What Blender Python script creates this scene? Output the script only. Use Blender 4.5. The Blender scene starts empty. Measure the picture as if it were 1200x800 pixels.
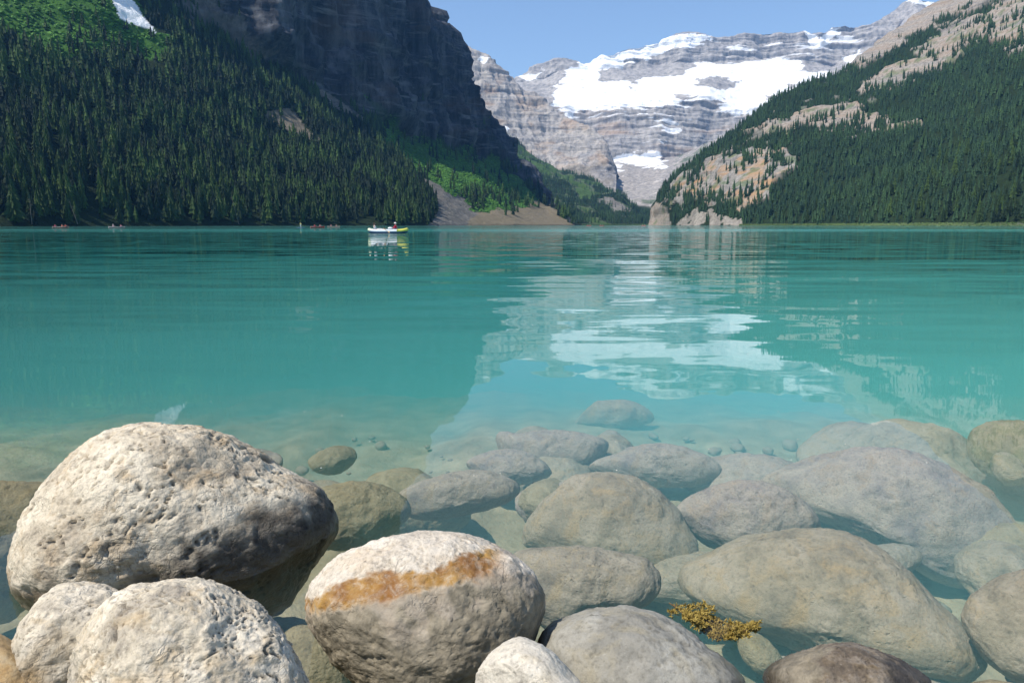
import bpy, bmesh, math, random
import numpy as np
from mathutils import Vector, Matrix

random.seed(7)
RNG = np.random.default_rng(11)
SC = bpy.context.scene
COL = SC.collection

# ------------------------------------------------------------------ camera model
CAM_H = 1.0
F = 800.0                                  # focal length in pixels of a 1200 wide frame (24 mm)
PITCH = math.atan((400 - 263.5) / F)
CP, SP = math.cos(PITCH), math.sin(PITCH)


def ray(px, py):
    px = np.asarray(px, float); py = np.asarray(py, float)
    return px - 600.0, F * CP + (400 - py) * SP, -F * SP + (400 - py) * CP


def at_y(px, py, Y):
    dx, dy, dz = ray(px, py)
    t = np.asarray(Y, float) / dy
    return np.stack([dx * t, dy * t, CAM_H + dz * t], -1)


def at_z(px, py, z):
    dx, dy, dz = ray(px, py)
    t = (z - CAM_H) / dz
    return Vector((float(dx * t), float(dy * t), float(z))), float(t)


def project(P):
    x, y, z = P[..., 0], P[..., 1], P[..., 2] - CAM_H
    f = np.maximum(y * CP - z * SP, 1e-3)
    u = y * SP + z * CP
    return 600 + F * x / f, 400 - F * u / f


# ------------------------------------------------------------------ numpy noise
_perm = np.random.default_rng(3).permutation(4096)
_grad = np.random.default_rng(4).normal(size=(4096, 3))
_grad /= np.linalg.norm(_grad, axis=1, keepdims=True)


def perlin(p, seed=0):
    p = np.asarray(p, float) + seed * 17.31
    i = np.floor(p).astype(np.int64)
    f = p - i
    w = f * f * f * (f * (f * 6 - 15) + 10)
    out = 0
    for dx in (0, 1):
        wx = w[..., 0] if dx else 1 - w[..., 0]
        for dy in (0, 1):
            wy = w[..., 1] if dy else 1 - w[..., 1]
            for dz in (0, 1):
                wz = w[..., 2] if dz else 1 - w[..., 2]
                h = _perm[(i[..., 0] + dx) & 4095]
                h = _perm[(h + i[..., 1] + dy) & 4095]
                h = _perm[(h + i[..., 2] + dz) & 4095]
                g = _grad[h]
                d = g[..., 0] * (f[..., 0] - dx) + g[..., 1] * (f[..., 1] - dy) + g[..., 2] * (f[..., 2] - dz)
                out = out + wx * wy * wz * d
    return out * 1.5


def fbm(p, octaves=5, seed=0, gain=0.5, lac=2.03):
    a, s, o = 1.0, 1.0, 0
    for k in range(octaves):
        o = o + a * perlin(np.asarray(p) * s, seed + k)
        a *= gain; s *= lac
    return o


def ridged(p, octaves=5, seed=0, gain=0.5, lac=2.03):
    a, s, o = 1.0, 1.0, 0
    for k in range(octaves):
        o = o + a * (1 - 2 * np.abs(perlin(np.asarray(p) * s, seed + k)))
        a *= gain; s *= lac
    return o


def sstep(a, b, x):
    t = np.clip((x - a) / (b - a), 0, 1)
    return t * t * (3 - 2 * t)


def inpoly(x, y, poly):
    r = np.zeros(np.shape(x), bool)
    n = len(poly)
    for k in range(n):
        x0, y0 = poly[k]; x1, y1 = poly[(k + 1) % n]
        if y0 == y1:
            continue
        c = ((y0 > y) != (y1 > y)) & (x < (x1 - x0) * (y - y0) / (y1 - y0) + x0)
        r ^= c
    return r


def line(pts, x):
    pts = np.asarray(pts, float)
    return np.interp(x, pts[:, 0], pts[:, 1])


# ------------------------------------------------------------------ mesh helpers
def np_mesh(name, V, Fq, smooth=True):
    me = bpy.data.meshes.new(name)
    V = np.ascontiguousarray(V, np.float32).reshape(-1, 3)
    Fq = np.ascontiguousarray(Fq, np.int32)
    n, k = Fq.shape
    me.vertices.add(len(V)); me.vertices.foreach_set('co', V.ravel())
    me.loops.add(n * k); me.loops.foreach_set('vertex_index', Fq.ravel())
    me.polygons.add(n)
    me.polygons.foreach_set('loop_start', np.arange(0, n * k, k, dtype=np.int32))
    me.polygons.foreach_set('loop_total', np.full(n, k, np.int32))
    me.polygons.foreach_set('use_smooth', np.full(n, smooth, bool))
    me.update(calc_edges=True)
    return me


def attr(me, name, vals):
    a = me.attributes.new(name, 'FLOAT', 'POINT')
    a.data.foreach_set('value', np.ascontiguousarray(vals, np.float32).ravel())


def add(name, me, mat=None, parent=None, label=None, cat=None, group=None, kind=None, loc=None):
    o = bpy.data.objects.new(name, me)
    COL.objects.link(o)
    if mat is not None and me is not None and not me.materials:
        me.materials.append(mat)
    if parent is not None:
        o.parent = parent
    if loc is not None:
        o.location = loc
    tag(o, label, cat, group, kind)
    return o


def tag(o, label=None, cat=None, group=None, kind=None):
    if label: o['label'] = label
    if cat: o['category'] = cat
    if group: o['group'] = group
    if kind: o['kind'] = kind


# ------------------------------------------------------------------ materials
class NT:
    def __init__(self, name):
        self.m = bpy.data.materials.new(name); self.m.use_nodes = True
        self.t = self.m.node_tree; self.t.nodes.clear()
        self.out = self.t.nodes.new('ShaderNodeOutputMaterial')

    def n(self, kind, **kw):
        nd = self.t.nodes.new('ShaderNode' + kind)
        for k, v in kw.items():
            setattr(nd, k, v)
        return nd

    def l(self, a, b):
        self.t.links.new(a, b)

    def put(self, sock, v):
        if isinstance(v, bpy.types.NodeSocket):
            self.l(v, sock)
        else:
            sock.default_value = v

    def attr(self, name):
        return self.n('Attribute', attribute_name=name).outputs['Fac']

    def pos(self, obj=True):
        return self.n('TexCoord').outputs['Object'] if obj else self.n('NewGeometry').outputs['Position']

    def mapping(self, v, scale=(1, 1, 1), loc=(0, 0, 0), rot=(0, 0, 0)):
        m = self.n('Mapping'); self.l(v, m.inputs[0])
        m.inputs['Scale'].default_value = scale; m.inputs['Location'].default_value = loc
        m.inputs['Rotation'].default_value = rot
        return m.outputs[0]

    def noise(self, v, scale, detail=6, rough=0.55, dist=0.0, col=False):
        t = self.n('TexNoise'); self.l(v, t.inputs['Vector'])
        t.inputs['Scale'].default_value = scale; t.inputs['Detail'].default_value = detail
        t.inputs['Roughness'].default_value = rough; t.inputs['Distortion'].default_value = dist
        return t.outputs['Color' if col else 'Fac']

    def voro(self, v, scale, feature='F1', out='Distance', rand=1.0):
        t = self.n('TexVoronoi', feature=feature); self.l(v, t.inputs['Vector'])
        t.inputs['Scale'].default_value = scale; t.inputs['Randomness'].default_value = rand
        return t.outputs[out]

    def ramp(self, fac, stops):
        r = self.n('ValToRGB'); self.l(fac, r.inputs[0])
        e = r.color_ramp.elements
        while len(e) < len(stops):
            e.new(0.5)
        for el, (p, c) in zip(e, stops):
            el.position = p
            el.color = (c, c, c, 1) if isinstance(c, (int, float)) else (*c, 1)
        return r.outputs[0]

    def math(self, op, a, b=None, clamp=False):
        m = self.n('Math', operation=op, use_clamp=clamp)
        self.put(m.inputs[0], a)
        if b is not None: self.put(m.inputs[1], b)
        return m.outputs[0]

    def mix(self, fac, a, b, mode='MIX'):
        m = self.n('Mix', data_type='RGBA', blend_type=mode)
        self.put(m.inputs[0], fac)
        for s, v in ((m.inputs[6], a), (m.inputs[7], b)):
            if isinstance(v, tuple): v = (*v[:3], 1)
            self.put(s, v)
        return m.outputs[2]

    def bump(self, h, dist=1.0, strength=1.0, normal=None):
        b = self.n('Bump'); b.inputs['Strength'].default_value = strength
        b.inputs['Distance'].default_value = dist
        self.l(h, b.inputs['Height'])
        if normal is not None: self.l(normal, b.inputs['Normal'])
        return b.outputs[0]

    def principled(self, color, rough=0.8, spec=0.3, normal=None, **kw):
        p = self.n('BsdfPrincipled')
        self.put(p.inputs['Base Color'], (*color, 1) if isinstance(color, tuple) else color)
        self.put(p.inputs['Roughness'], rough)
        self.put(p.inputs['Specular IOR Level'], spec)
        if normal is not None: self.l(normal, p.inputs['Normal'])
        self.l(p.outputs[0], self.out.inputs[0])
        return p


def plain(name, color, rough=0.6, spec=0.4, nscale=8.0, namt=0.25):
    m = NT(name)
    f = m.noise(m.pos(), nscale, 4)
    c = m.mix(m.math('MULTIPLY', f, namt), color, tuple(v * 0.6 for v in color))
    m.principled(c, rough, spec)
    return m.m


def terrain_mat(name, rock_a, rock_b, rock_c, strata=0.02, veg=(0.018, 0.035, 0.012), brush=(0.05, 0.11, 0.025),
                fine=0.2, bumpd=6.0, scree_col=(0.24, 0.22, 0.2), tilt=(0, 0, 0), streak=None):
    m = NT(name)
    P = m.pos()
    st = m.mapping(P, (strata * 0.12, strata * 0.12, strata), rot=tilt)
    n1 = m.noise(st, 1.0, 10, 0.62, 0.6)
    n2 = m.noise(m.mapping(P, (fine, fine, fine * 0.25)), 1.0, 8, 0.65)
    n3 = m.noise(P, 0.006, 5, 0.6)
    c = m.ramp(n1, [(0.25, rock_c), (0.42, rock_a), (0.5, rock_b), (0.58, rock_a), (0.72, rock_c)])
    c = m.mix(m.ramp(n3, [(0.35, 0.0), (0.65, 0.75)]), c, rock_b)
    c = m.mix(m.ramp(n2, [(0.3, 0.75), (0.6, 0.0)]), c, tuple(v * 0.35 for v in rock_c))
    if streak:                               # water streaks down the face and pale broken ledges
        s1 = m.noise(m.mapping(P, (streak, streak, streak * .13)), 1.0, 9, .62, .4)
        c = m.mix(m.ramp(s1, [(.36, .85), (.52, 0.0)]), c, tuple(v * .3 for v in rock_c))
        c = m.mix(m.ramp(s1, [(.54, 0.0), (.7, .9)]), c, tuple(v * 2.1 for v in rock_b))
        s2 = m.noise(m.mapping(P, (streak * .35, streak * .35, streak * 2.2), rot=(.12, .1, 0)), 1.0, 9, .66, .5)
        c = m.mix(m.ramp(s2, [(.55, 0.0), (.68, .85)]), c, tuple(v * 2.4 for v in rock_b))
    # rust stains
    c = m.mix(m.math('MULTIPLY', m.attr('rust'), m.ramp(n1, [(0.4, 0.1), (0.6, 0.9)])), c, (0.36, 0.22, 0.11))
    # scree
    sv = m.voro(P, fine * 1.6, out='Color')
    sc = m.mix(m.ramp(sv, [(0.0, 0.0), (1.0, 0.8)]), tuple(v * 0.55 for v in scree_col), tuple(min(1, v * 1.5) for v in scree_col))
    sc = m.mix(m.ramp(n2, [(0.3, 0.5), (0.55, 0.0)]), sc, tuple(v * 0.4 for v in scree_col))
    sc = m.mix(m.ramp(m.noise(m.mapping(P, (.03, .03, .03)), 1.0, 8, .7), [(.4, .0), (.6, .6)]), sc, tuple(v * .45 for v in scree_col))
    c = m.mix(m.attr('scree'), c, m.mix(m.math('MULTIPLY', m.attr('rust'), .7), sc, (.21, .165, .085)))
    vcol = m.mix(m.ramp(n2, [(0.3, 0.0), (0.7, 1.0)]), tuple(v * 0.5 for v in veg), veg)
    c = m.mix(m.attr('veg'), c, vcol)
    bn = m.noise(P, fine * 0.9, 6, 0.65)
    bcol = m.mix(m.ramp(bn, [(0.3, 0.0), (0.7, 1.0)]), tuple(v * 0.45 for v in brush), brush)
    c = m.mix(m.attr('brush'), c, bcol)
    sn = m.noise(P, fine * 0.25, 4, 0.6)
    snow = m.mix(m.ramp(sn, [(0.3, 0.0), (0.7, 0.6)]), (0.9, 0.91, 0.92), (0.84, 0.87, 0.9))
    c = m.mix(m.attr('snow'), c, snow)
    h = m.math('ADD', m.math('MULTIPLY', n2, 1.0), m.math('MULTIPLY', n1, 1.4))
    nb = m.bump(h, bumpd, 0.9)
    m.principled(c, 0.9, 0.15, nb)
    return m.m


# ------------------------------------------------------------------ terrain
def loft(rows, cols, subs, smooth=0):
    """rows: list of (pts) where pts = list of (px, py|('z',z), Y); returns a grid of points."""
    R = []
    for pts in rows:
        px = np.array([p[0] for p in pts], float)
        Y = np.interp(cols, px, [p[2] for p in pts])
        if isinstance(pts[0][1], tuple):
            z = np.interp(cols, px, [p[1][1] for p in pts])
            dx, dy, dz = ray(cols, np.full(len(cols), 263.5))
            P = np.stack([dx / dy * Y, Y, z], -1)
        else:
            py = np.interp(cols, px, [p[1] for p in pts])
            P = at_y(cols, py, Y)
        R.append(P)
    G = [R[0][None]]
    for k, n in enumerate(subs):
        t = (np.arange(1, n + 1) / n)[:, None, None]
        G.append(R[k][None] * (1 - t) + R[k + 1][None] * t)
    G = np.concatenate(G, 0)
    for _ in range(smooth):
        G[1:-1] = 0.25 * G[:-2] + 0.5 * G[1:-1] + 0.25 * G[2:]
    return G


def grid_normals(G):
    du = np.gradient(G, axis=1); dv = np.gradient(G, axis=0)
    n = np.cross(du, dv)
    n /= np.maximum(np.linalg.norm(n, axis=-1, keepdims=True), 1e-9)
    return n


def grid_faces(nr, nc):
    i = np.arange(nr * nc).reshape(nr, nc)
    return np.stack([i[:-1, :-1], i[:-1, 1:], i[1:, 1:], i[1:, :-1]], -1).reshape(-1, 4)


MASKS = ('veg', 'brush', 'snow', 'scree', 'rust')


def terrain_object(name, G, masks, mat, label, cat='mountain'):
    me = np_mesh(name, G.reshape(-1, 3), grid_faces(*G.shape[:2]))
    for k in MASKS:
        attr(me, k, masks.get(k, np.zeros(G.shape[:2])))
    return add(name, me, mat, label=label, cat=cat, kind='structure')


def warp(P, px, py, amp, scale, seed=0):
    """pixel footprints roughened by noise living on the ground itself"""
    n1 = fbm(P * scale, 4, seed); n2 = fbm(P * scale, 4, seed + 9)
    return px + amp * n1, py + amp * n2


def poly_mask(x, y, poly, soft=0):
    return inpoly(x, y, poly).astype(float)


# ---- mountain with the dark cliff, left side of the lake
cols = np.concatenate([np.linspace(-900, -60, 70, endpoint=False), np.linspace(-60, 674, 420)])
rowsL = [
    [(-900, ('z', -8), 190), (-400, ('z', -8), 320), (0, ('z', -8), 440), (200, ('z', -8), 590), (450, ('z', -8), 790), (520, ('z', -8), 930), (600, ('z', -8), 1130), (674, ('z', -8), 1390)],
    [(-900, ('z', 2.0), 198), (-400, ('z', 2.0), 330), (0, ('z', 2.0), 452), (200, ('z', 2.0), 602), (450, ('z', 2.0), 802), (520, ('z', 2.0), 945), (600, ('z', 2.0), 1145), (674, ('z', 1.0), 1400)],
    [(-900, 110, 350), (-400, 100, 540), (0, 110, 640), (200, 130, 800), (300, 160, 890), (450, 205, 1040), (520, 218, 1170), (600, 238, 1390), (640, 252, 1420), (674, 262.2, 1402)],
    [(-900, -60, 520), (-400, -60, 700), (0, -60, 820), (100, -45, 890), (200, 0, 980), (290, 62, 1080), (370, 105, 1190), (430, 135, 1290), (480, 165, 1400), (560, 181, 1620), (600, 198, 1690), (640, 236, 1580), (674, 262.1, 1404)],
    [(-900, -110, 570), (-400, -100, 750), (0, -95, 870), (100, -90, 940), (200, -60, 1050), (290, -20, 1150), (370, 30, 1260), (430, 75, 1365), (480, 110, 1480), (520, 125, 1580), (560, 152, 1690), (600, 188, 1740), (640, 231, 1610), (674, 262.0, 1406)],
    [(-900, -140, 620), (-400, -150, 800), (0, -145, 920), (200, -170, 1090), (300, -215, 1250), (400, -200, 1400), (425, -160, 1440), (440, -110, 1470), (455, -62, 1500), (470, -26, 1560), (492, 3, 1620), (502, 20, 1640), (510, 36, 1660), (520, 45, 1680), (523, 62, 1690), (532, 92, 1700), (548, 111, 1730), (564, 131, 1750), (577, 151, 1770), (588, 165, 1780), (604, 185, 1780), (620, 205, 1750), (640, 226, 1640), (657, 246, 1520), (674, 261.9, 1408)],
    [(-900, ('z', 200), 800), (0, ('z', 380), 1150), (300, ('z', 540), 1450), (400, ('z', 560), 1600), (455, ('z', 440), 1680), (503, ('z', 360), 1790), (590, ('z', 100), 1930), (674, ('z', -5), 1440)],
    [(-900, ('z', -8), 1200), (0, ('z', -8), 1800), (400, ('z', -8), 2100), (590, ('z', -8), 2100), (674, ('z', -8), 1600)],
]
G = loft(rowsL, cols, [8, 60, 80, 44, 64, 8, 6], smooth=2)
N = grid_normals(G)
px, py = project(G)
foot = line([(-900, -60), (0, -60), (100, -45), (200, 0), (290, 62), (370, 105), (430, 135), (480, 163), (560, 181), (600, 198), (640, 236), (674, 263)], px)
cliff = sstep(6, -14, py - foot)
P = G.copy()
rib = ridged(np.stack([P[..., 0] / 90, P[..., 1] / 90, P[..., 2] / 420], -1), 5, 1) - 0.6
rib2 = ridged(np.stack([P[..., 0] / 260, P[..., 1] / 260, P[..., 2] / 600], -1), 3, 5) - 0.6
ledge = fbm(np.stack([P[..., 0] / 300, P[..., 1] / 300, P[..., 2] / 26], -1), 4, 8)
damp = sstep(1, 40, G[..., 2])
far = sstep(674, 560, px)
G = G + N * ((cliff * (rib * 24 + rib2 * 36 + ledge * 10) + (1 - cliff) * fbm(P / 120, 5, 3) * 13) * damp * (0.25 + 0.75 * far))[..., None]
px, py = project(G)
wx, wy = warp(P, px, py, 11, 1 / 40, 2)
cliff = sstep(5, -8, wy - foot)
M = {k: np.zeros(px.shape) for k in MASKS}
meadow = poly_mask(wx, wy, [(-700, -60), (-200, -60), (0, -50), (100, -60), (150, -20), (172, 28), (204, 46), (190, 70), (60, 64), (0, 34), (-300, 20)])
snow = poly_mask(px + 0.3 * (wx - px), py + 0.3 * (wy - py), [(128, -14), (146, -14), (154, 2), (166, 17), (180, 33), (186, 40), (172, 33), (152, 29), (140, 20), (134, 8)])
scr1 = poly_mask(wx, wy, [(205, -10), (250, -6), (300, 40), (325, 62), (300, 68), (262, 44), (225, 30)])
tan1 = poly_mask(px + .5 * (wx - px), py + .5 * (wy - py), [(312, 128), (335, 129), (360, 150), (380, 170), (366, 168), (338, 150), (316, 141)])
tan2 = poly_mask(px + .5 * (wx - px), py + .5 * (wy - py), [(366, 101), (395, 113), (418, 130), (436, 146), (424, 142), (398, 129), (374, 113)])
green = poly_mask(wx, wy, [(425, 106), (450, 128), (480, 158), (520, 164), (560, 180), (600, 200), (636, 238), (604, 256), (566, 250), (528, 230), (500, 216), (468, 186), (440, 150)])
talus = poly_mask(px + .6 * (wx - px), py + .6 * (wy - py), [(430, 180), (455, 200), (470, 206), (498, 207), (522, 222), (556, 246), (585, 270), (498, 270), (512, 250), (512, 238), (500, 224), (470, 214), (440, 196)])
talus *= (px > 494) | (np.abs(wy - (0.62 * (px - 430) + 176)) < 4)
brown = poly_mask(px + .6 * (wx - px), py + .6 * (wy - py), [(672, 270), (545, 270), (556, 252), (580, 246), (602, 247), (622, 236), (640, 240), (676, 264)])
M['snow'] = snow
M['scree'] = np.clip(np.maximum.reduce([scr1 * .6, tan1, tan2, talus, brown]), 0, 1) * (1 - snow)
M['rust'] = np.clip(brown * 0.8 + tan1 * .5 + tan2 * .15 + cliff * 0.12 * sstep(0.1, .5, fbm(P / 150, 3, 31)), 0, 1)
bare = np.maximum(M['scree'], snow)
M['brush'] = np.clip(np.maximum(meadow, green) * (1 - bare), 0, 1) * (1 - 0.8 * cliff * (1 - meadow))
M['veg'] = np.clip((1 - cliff) * (1 - bare) * (1 - M['brush']) + 0.5 * cliff * sstep(0.25, .5, fbm(P / 60, 3, 41)) * sstep(-60, 0, wy - foot), 0, 1)
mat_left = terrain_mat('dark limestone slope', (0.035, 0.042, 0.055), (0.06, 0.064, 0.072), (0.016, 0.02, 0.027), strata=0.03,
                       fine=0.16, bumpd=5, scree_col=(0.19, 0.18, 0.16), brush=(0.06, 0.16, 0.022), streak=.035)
terrain_object('mountain', G, M, mat_left, 'steep mountain with a dark shaded cliff above forest on the left of the lake')
LEFT = (G, M, dict(cliff=cliff, green=green, meadow=meadow, bare=bare, foot=foot, wx=wx, wy=wy))

# ---- green slope further up the valley, left of the moraine
cols = np.linspace(540, 772, 180)
rowsF = [
    [(540, ('z', -8), 1900), (640, ('z', -8), 1700), (674, ('z', -8), 1450), (700, ('z', -8), 1590), (745, ('z', -8), 1790), (772, ('z', -8), 1850)],
    [(540, ('z', 2), 1915), (640, ('z', 2), 1715), (674, ('z', 2), 1465), (700, ('z', 2), 1605), (745, ('z', 2), 1805), (772, ('z', 2), 1865)],
    [(540, 190, 2250), (600, 205, 2250), (660, 232, 2100), (700, 246, 2000), (745, 256, 2000), (772, 260, 2050)],
    [(540, 120, 2750), (575, 142, 2750), (592, 156, 2750), (620, 181, 2700), (660, 200, 2600), (700, 214, 2450), (722, 226, 2320), (738, 238, 2300), (752, 249, 2250), (772, 256, 2200)],
    [(540, ('z', 250), 3000), (620, ('z', 180), 2950), (700, ('z', 90), 2700), (772, ('z', 20), 2500)],
]
G = loft(rowsF, cols, [6, 60, 80, 6], smooth=1)
N = grid_normals(G); P = G.copy()
G = G + N * (sstep(1, 30, G[..., 2]) * (fbm(P / 140, 5, 13) * 16 + ridged(P / 70, 3, 15) * 2))[..., None]
px, py = project(G); wx, wy = warp(P, px, py, 8, 1 / 60, 4)
M = {k: np.zeros(px.shape) for k in MASKS}
gl = sstep(0.05, .25, fbm(P / 130 * np.array([1, 1, .6]), 3, 51) + 0.35 * poly_mask(wx, wy, [(590, 165), (640, 185), (700, 225), (690, 240), (640, 215), (600, 190)]))
shore = poly_mask(px, py, [(682, 264.5), (682, 259), (772, 259), (772, 264.5)]) * (P[..., 2] < 3)
M['brush'] = np.clip(gl + shore, 0, 1)
M['veg'] = 1 - M['brush']
M['scree'] = 0.9 * poly_mask(wx, wy, [(700, 236), (716, 231), (730, 240), (742, 246), (742, 252), (720, 247)])
M['veg'] *= 1 - M['scree']; M['brush'] *= 1 - M['scree']
mat_far = terrain_mat('green valley slope', (0.22, 0.21, 0.2), (0.3, 0.28, 0.26), (0.13, 0.13, 0.13), fine=0.1, bumpd=5, brush=(0.07, 0.13, 0.035))
terrain_object('hill', G, M, mat_far, 'green wooded slope running down to the far end of the lake', 'hill')
FARS = (G, M, dict(gl=gl))

# ---- forested mountain on the right
cols = np.concatenate([np.linspace(760, 1290, 330, endpoint=False), np.linspace(1290, 2000, 60)])
rowsR = [
    [(760, ('z', -8), 1480), (800, ('z', -8), 1290), (850, ('z', -8), 1130), (1000, ('z', -8), 880), (1200, ('z', -8), 665), (1500, ('z', -8), 510), (2000, ('z', -8), 400)],
    [(760, ('z', 1.5), 1490), (800, ('z', 1.5), 1300), (850, ('z', 1.5), 1140), (1000, ('z', 1.5), 892), (1200, ('z', 1.5), 678), (1500, ('z', 1.5), 525), (2000, ('z', 1.5), 415)],
    [(760, 262.6, 1500), (768, 256, 1495), (785, 240, 1400), (800, 238, 1340), (850, 232, 1220), (900, 222, 1150), (1000, 195, 1100), (1200, 130, 950), (1500, 60, 800), (2000, 20, 600)],
    [(760, 262.4, 1510), (768, 245, 1510), (785, 224, 1470), (800, 208, 1440), (850, 184, 1340), (900, 165, 1300), (1000, 135, 1280), (1100, 85, 1300), (1200, 30, 1250), (1500, -60, 1100), (2000, -80, 800)],
    [(760, 262.3, 1520), (767, 240, 1520), (790, 212, 1520), (830, 174, 1500), (870, 146, 1500), (900, 122, 1500), (950, 97, 1520), (985, 84, 1560), (1005, 68, 1600), (1030, 50, 1640), (1060, 29, 1680), (1080, 15, 1700), (1095, 5, 1700), (1110, -2, 1700), (1204, -74, 1600), (1304, -155, 1500), (1450, -200, 1300), (2000, -200, 1000)],
    [(760, ('z', -8), 1560), (830, ('z', 60), 1650), (1000, ('z', 220), 1850), (1200, ('z', 480), 1850), (1450, ('z', 500), 1600), (2000, ('z', 300), 1200)],
    [(760, ('z', -8), 1600), (1000, ('z', -8), 2300), (2000, ('z', -8), 1800)],
]
G = loft(rowsR, cols, [6, 66, 66, 66, 8, 4], smooth=2)
N = grid_normals(G); P = G.copy()
px, py = project(G)
damp = sstep(1, 40, G[..., 2])
wx, wy = warp(P, px, py, 13, 1 / 50, 6)
tl = line([(700, 230), (768, 200), (830, 150), (900, 100), (950, 85), (985, 78), (1005, 76), (1050, 56), (1100, 28), (1160, 0), (1300, -80), (2000, -160)], px)
upper = sstep(3, -3, wy - tl - 2)
u2 = poly_mask(wx, wy, [(1108, 34), (1160, 8), (1300, -70), (1500, -120), (1500, -20), (1260, 20), (1205, 60), (1150, 50), (1118, 66), (1080, 86), (1046, 104), (1004, 112), (1012, 96), (1060, 78)])
mid = poly_mask(wx, wy, [(876, 152), (940, 132), (1000, 120), (1048, 140), (1022, 160), (960, 154), (904, 162)])
mid = np.maximum(mid, poly_mask(wx, wy, [(1040, 150), (1080, 138), (1084, 142), (1046, 154)]))
low = poly_mask(wx, wy, [(784, 240), (792, 214), (820, 194), (860, 180), (925, 182), (938, 200), (902, 212), (906, 222), (884, 243), (858, 253), (844, 236), (802, 248)])
toe = poly_mask(px, py, [(757, 267), (763, 247), (771, 239), (783, 244), (787, 267)])
beach = poly_mask(wx, wy, [(790, 266), (806, 258), (836, 244), (846, 258), (862, 256), (872, 266)])
rock = np.clip(np.maximum.reduce([upper, u2, mid, low, toe]), 0, 1)
patch = .7 * sstep(0.36, 0.5, fbm(P / 45, 3, 61)) * poly_mask(wx, wy, [(790, 260), (800, 200), (870, 160), (960, 110), (1080, 70), (1060, 110), (960, 165), (900, 225), (860, 256)])
rock = np.maximum(rock, 0.8 * patch)
terr = fbm(np.stack([P[..., 0] / 260, P[..., 1] / 260, P[..., 2] / 30], -1), 4, 62)
rib = ridged(np.stack([P[..., 0] / 60, P[..., 1] / 60, P[..., 2] / 200], -1), 4, 63) - .6
G = G + N * (damp * ((1 - rock) * fbm(P / 120, 5, 64) * 11 + rock * (terr * 7 + rib * 3.5 + 5)))[..., None]
px, py = project(G)
M = {k: np.zeros(px.shape) for k in MASKS}
grassy = (1 - sstep(1.2, 2.2, P[..., 2])) * (px > 862) * (1 - np.maximum(beach, toe))
M['brush'] = np.clip(grassy + 0.6 * rock * sstep(.2, .45, fbm(P / 25, 3, 66)) * (1 - upper), 0, 1)
M['scree'] = np.clip(beach, 0, 1)
M['rust'] = np.clip(0.9 * low * sstep(-.1, .3, fbm(P / 40, 3, 67)) + .35 * mid + .3 * upper + .25 * toe + .35 * u2, 0, 1)
M['veg'] = np.clip((1 - rock) * (1 - beach) * (1 - grassy), 0, 1)
mat_right = terrain_mat('tan limestone slope', (0.25, 0.235, 0.215), (0.32, 0.3, 0.27), (0.14, 0.133, 0.125), strata=0.07, fine=0.22, bumpd=2.2, brush=(0.09, 0.16, 0.05), scree_col=(0.33, 0.3, 0.26))
terrain_object('mountain', G, M, mat_right, 'forested mountain slope with pale rock bands on the right of the lake', 'mountain')
RIGHT = (G, M, dict(rock=rock, beach=beach, upper=upper, low=low, tl=tl, grassy=grassy))

# ---- glacier mountain closing the valley
cols = np.linspace(560, 1190, 420)
sky = [(560, 95), (596, 92), (612, 90), (628, 80), (640, 75), (655, 71), (672, 73), (690, 74), (715, 63), (745, 55), (775, 49), (800, 42), (815, 40), (830, 45), (850, 44), (870, 42), (905, 39), (940, 36), (950, 41), (965, 41), (975, 31), (990, 29), (1005, 33), (1022, 33), (1040, 20), (1060, 4), (1072, 0), (1085, 1), (1100, 5), (1140, 40), (1190, 70)]
# pixel lines of the tiers: foot of the lower wall, its top, foot of the upper wall
lowfoot = [(560, 215), (640, 214), (700, 205), (720, 188), (745, 183), (775, 190), (800, 196), (850, 205), (900, 210), (1190, 215)]
lowtop = [(560, 120), (630, 118), (650, 122), (680, 126), (720, 127), (760, 120), (800, 117), (830, 112), (870, 132), (900, 122), (940, 110), (1000, 95), (1190, 100)]
upfoot = [(560, 105), (612, 98), (640, 95), (660, 84), (700, 82), (735, 82), (800, 75), (850, 72), (900, 70), (940, 72), (975, 80), (1000, 66), (1050, 40), (1072, 10), (1100, 15), (1190, 85)]
rowsG = [
    [(p[0], p[1] + 30, 4200) for p in lowfoot],
    [(p[0], p[1], 4600) for p in lowfoot],
    [(p[0], p[1], 4850) for p in lowtop],
    [(p[0], p[1], 5500) for p in upfoot],
    [(p[0], p[1], 5620) for p in sky],
    [(560, ('z', 900), 6200), (1190, ('z', 900), 6200)],
    [(560, ('z', -9), 7200), (1190, ('z', -9), 7200)],
]
G = loft(rowsG, cols, [20, 90, 70, 60, 8, 4], smooth=1)
N = grid_normals(G); P = G.copy()
px, py = project(G)
lf = line(lowfoot, px); lt = line(lowtop, px); uf = line(upfoot, px); sk = line(sky, px)
wall = np.clip(sstep(2, -4, py - lf) * sstep(-3, 3, py - lt) + sstep(2, -3, py - uf), 0, 1)
led = fbm(np.stack([P[..., 0] / 700, P[..., 1] / 900, P[..., 2] / 42], -1), 4, 71)
rib = ridged(np.stack([P[..., 0] / 220, P[..., 1] / 220, P[..., 2] / 500], -1), 5, 72) - .6
behind = sstep(5700, 5600, P[..., 1])
butt = fbm(np.stack([P[..., 0] / 420, P[..., 1] / 800, P[..., 2] / 1500], -1), 3, 73)
G = G + N * (behind * (wall * (led * 20 + rib * 16 + butt * 60) + (1 - wall) * (fbm(P / 260, 5, 74) * 16 + rib * 3) + ridged(P / 70, 3, 78) * 5))[..., None]
px, py = project(G)
wx, wy = warp(P * np.array([1, 1, 2.5]), px, py, 6, 1 / 170, 8)
M = {k: np.zeros(px.shape) for k in MASKS}
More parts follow.
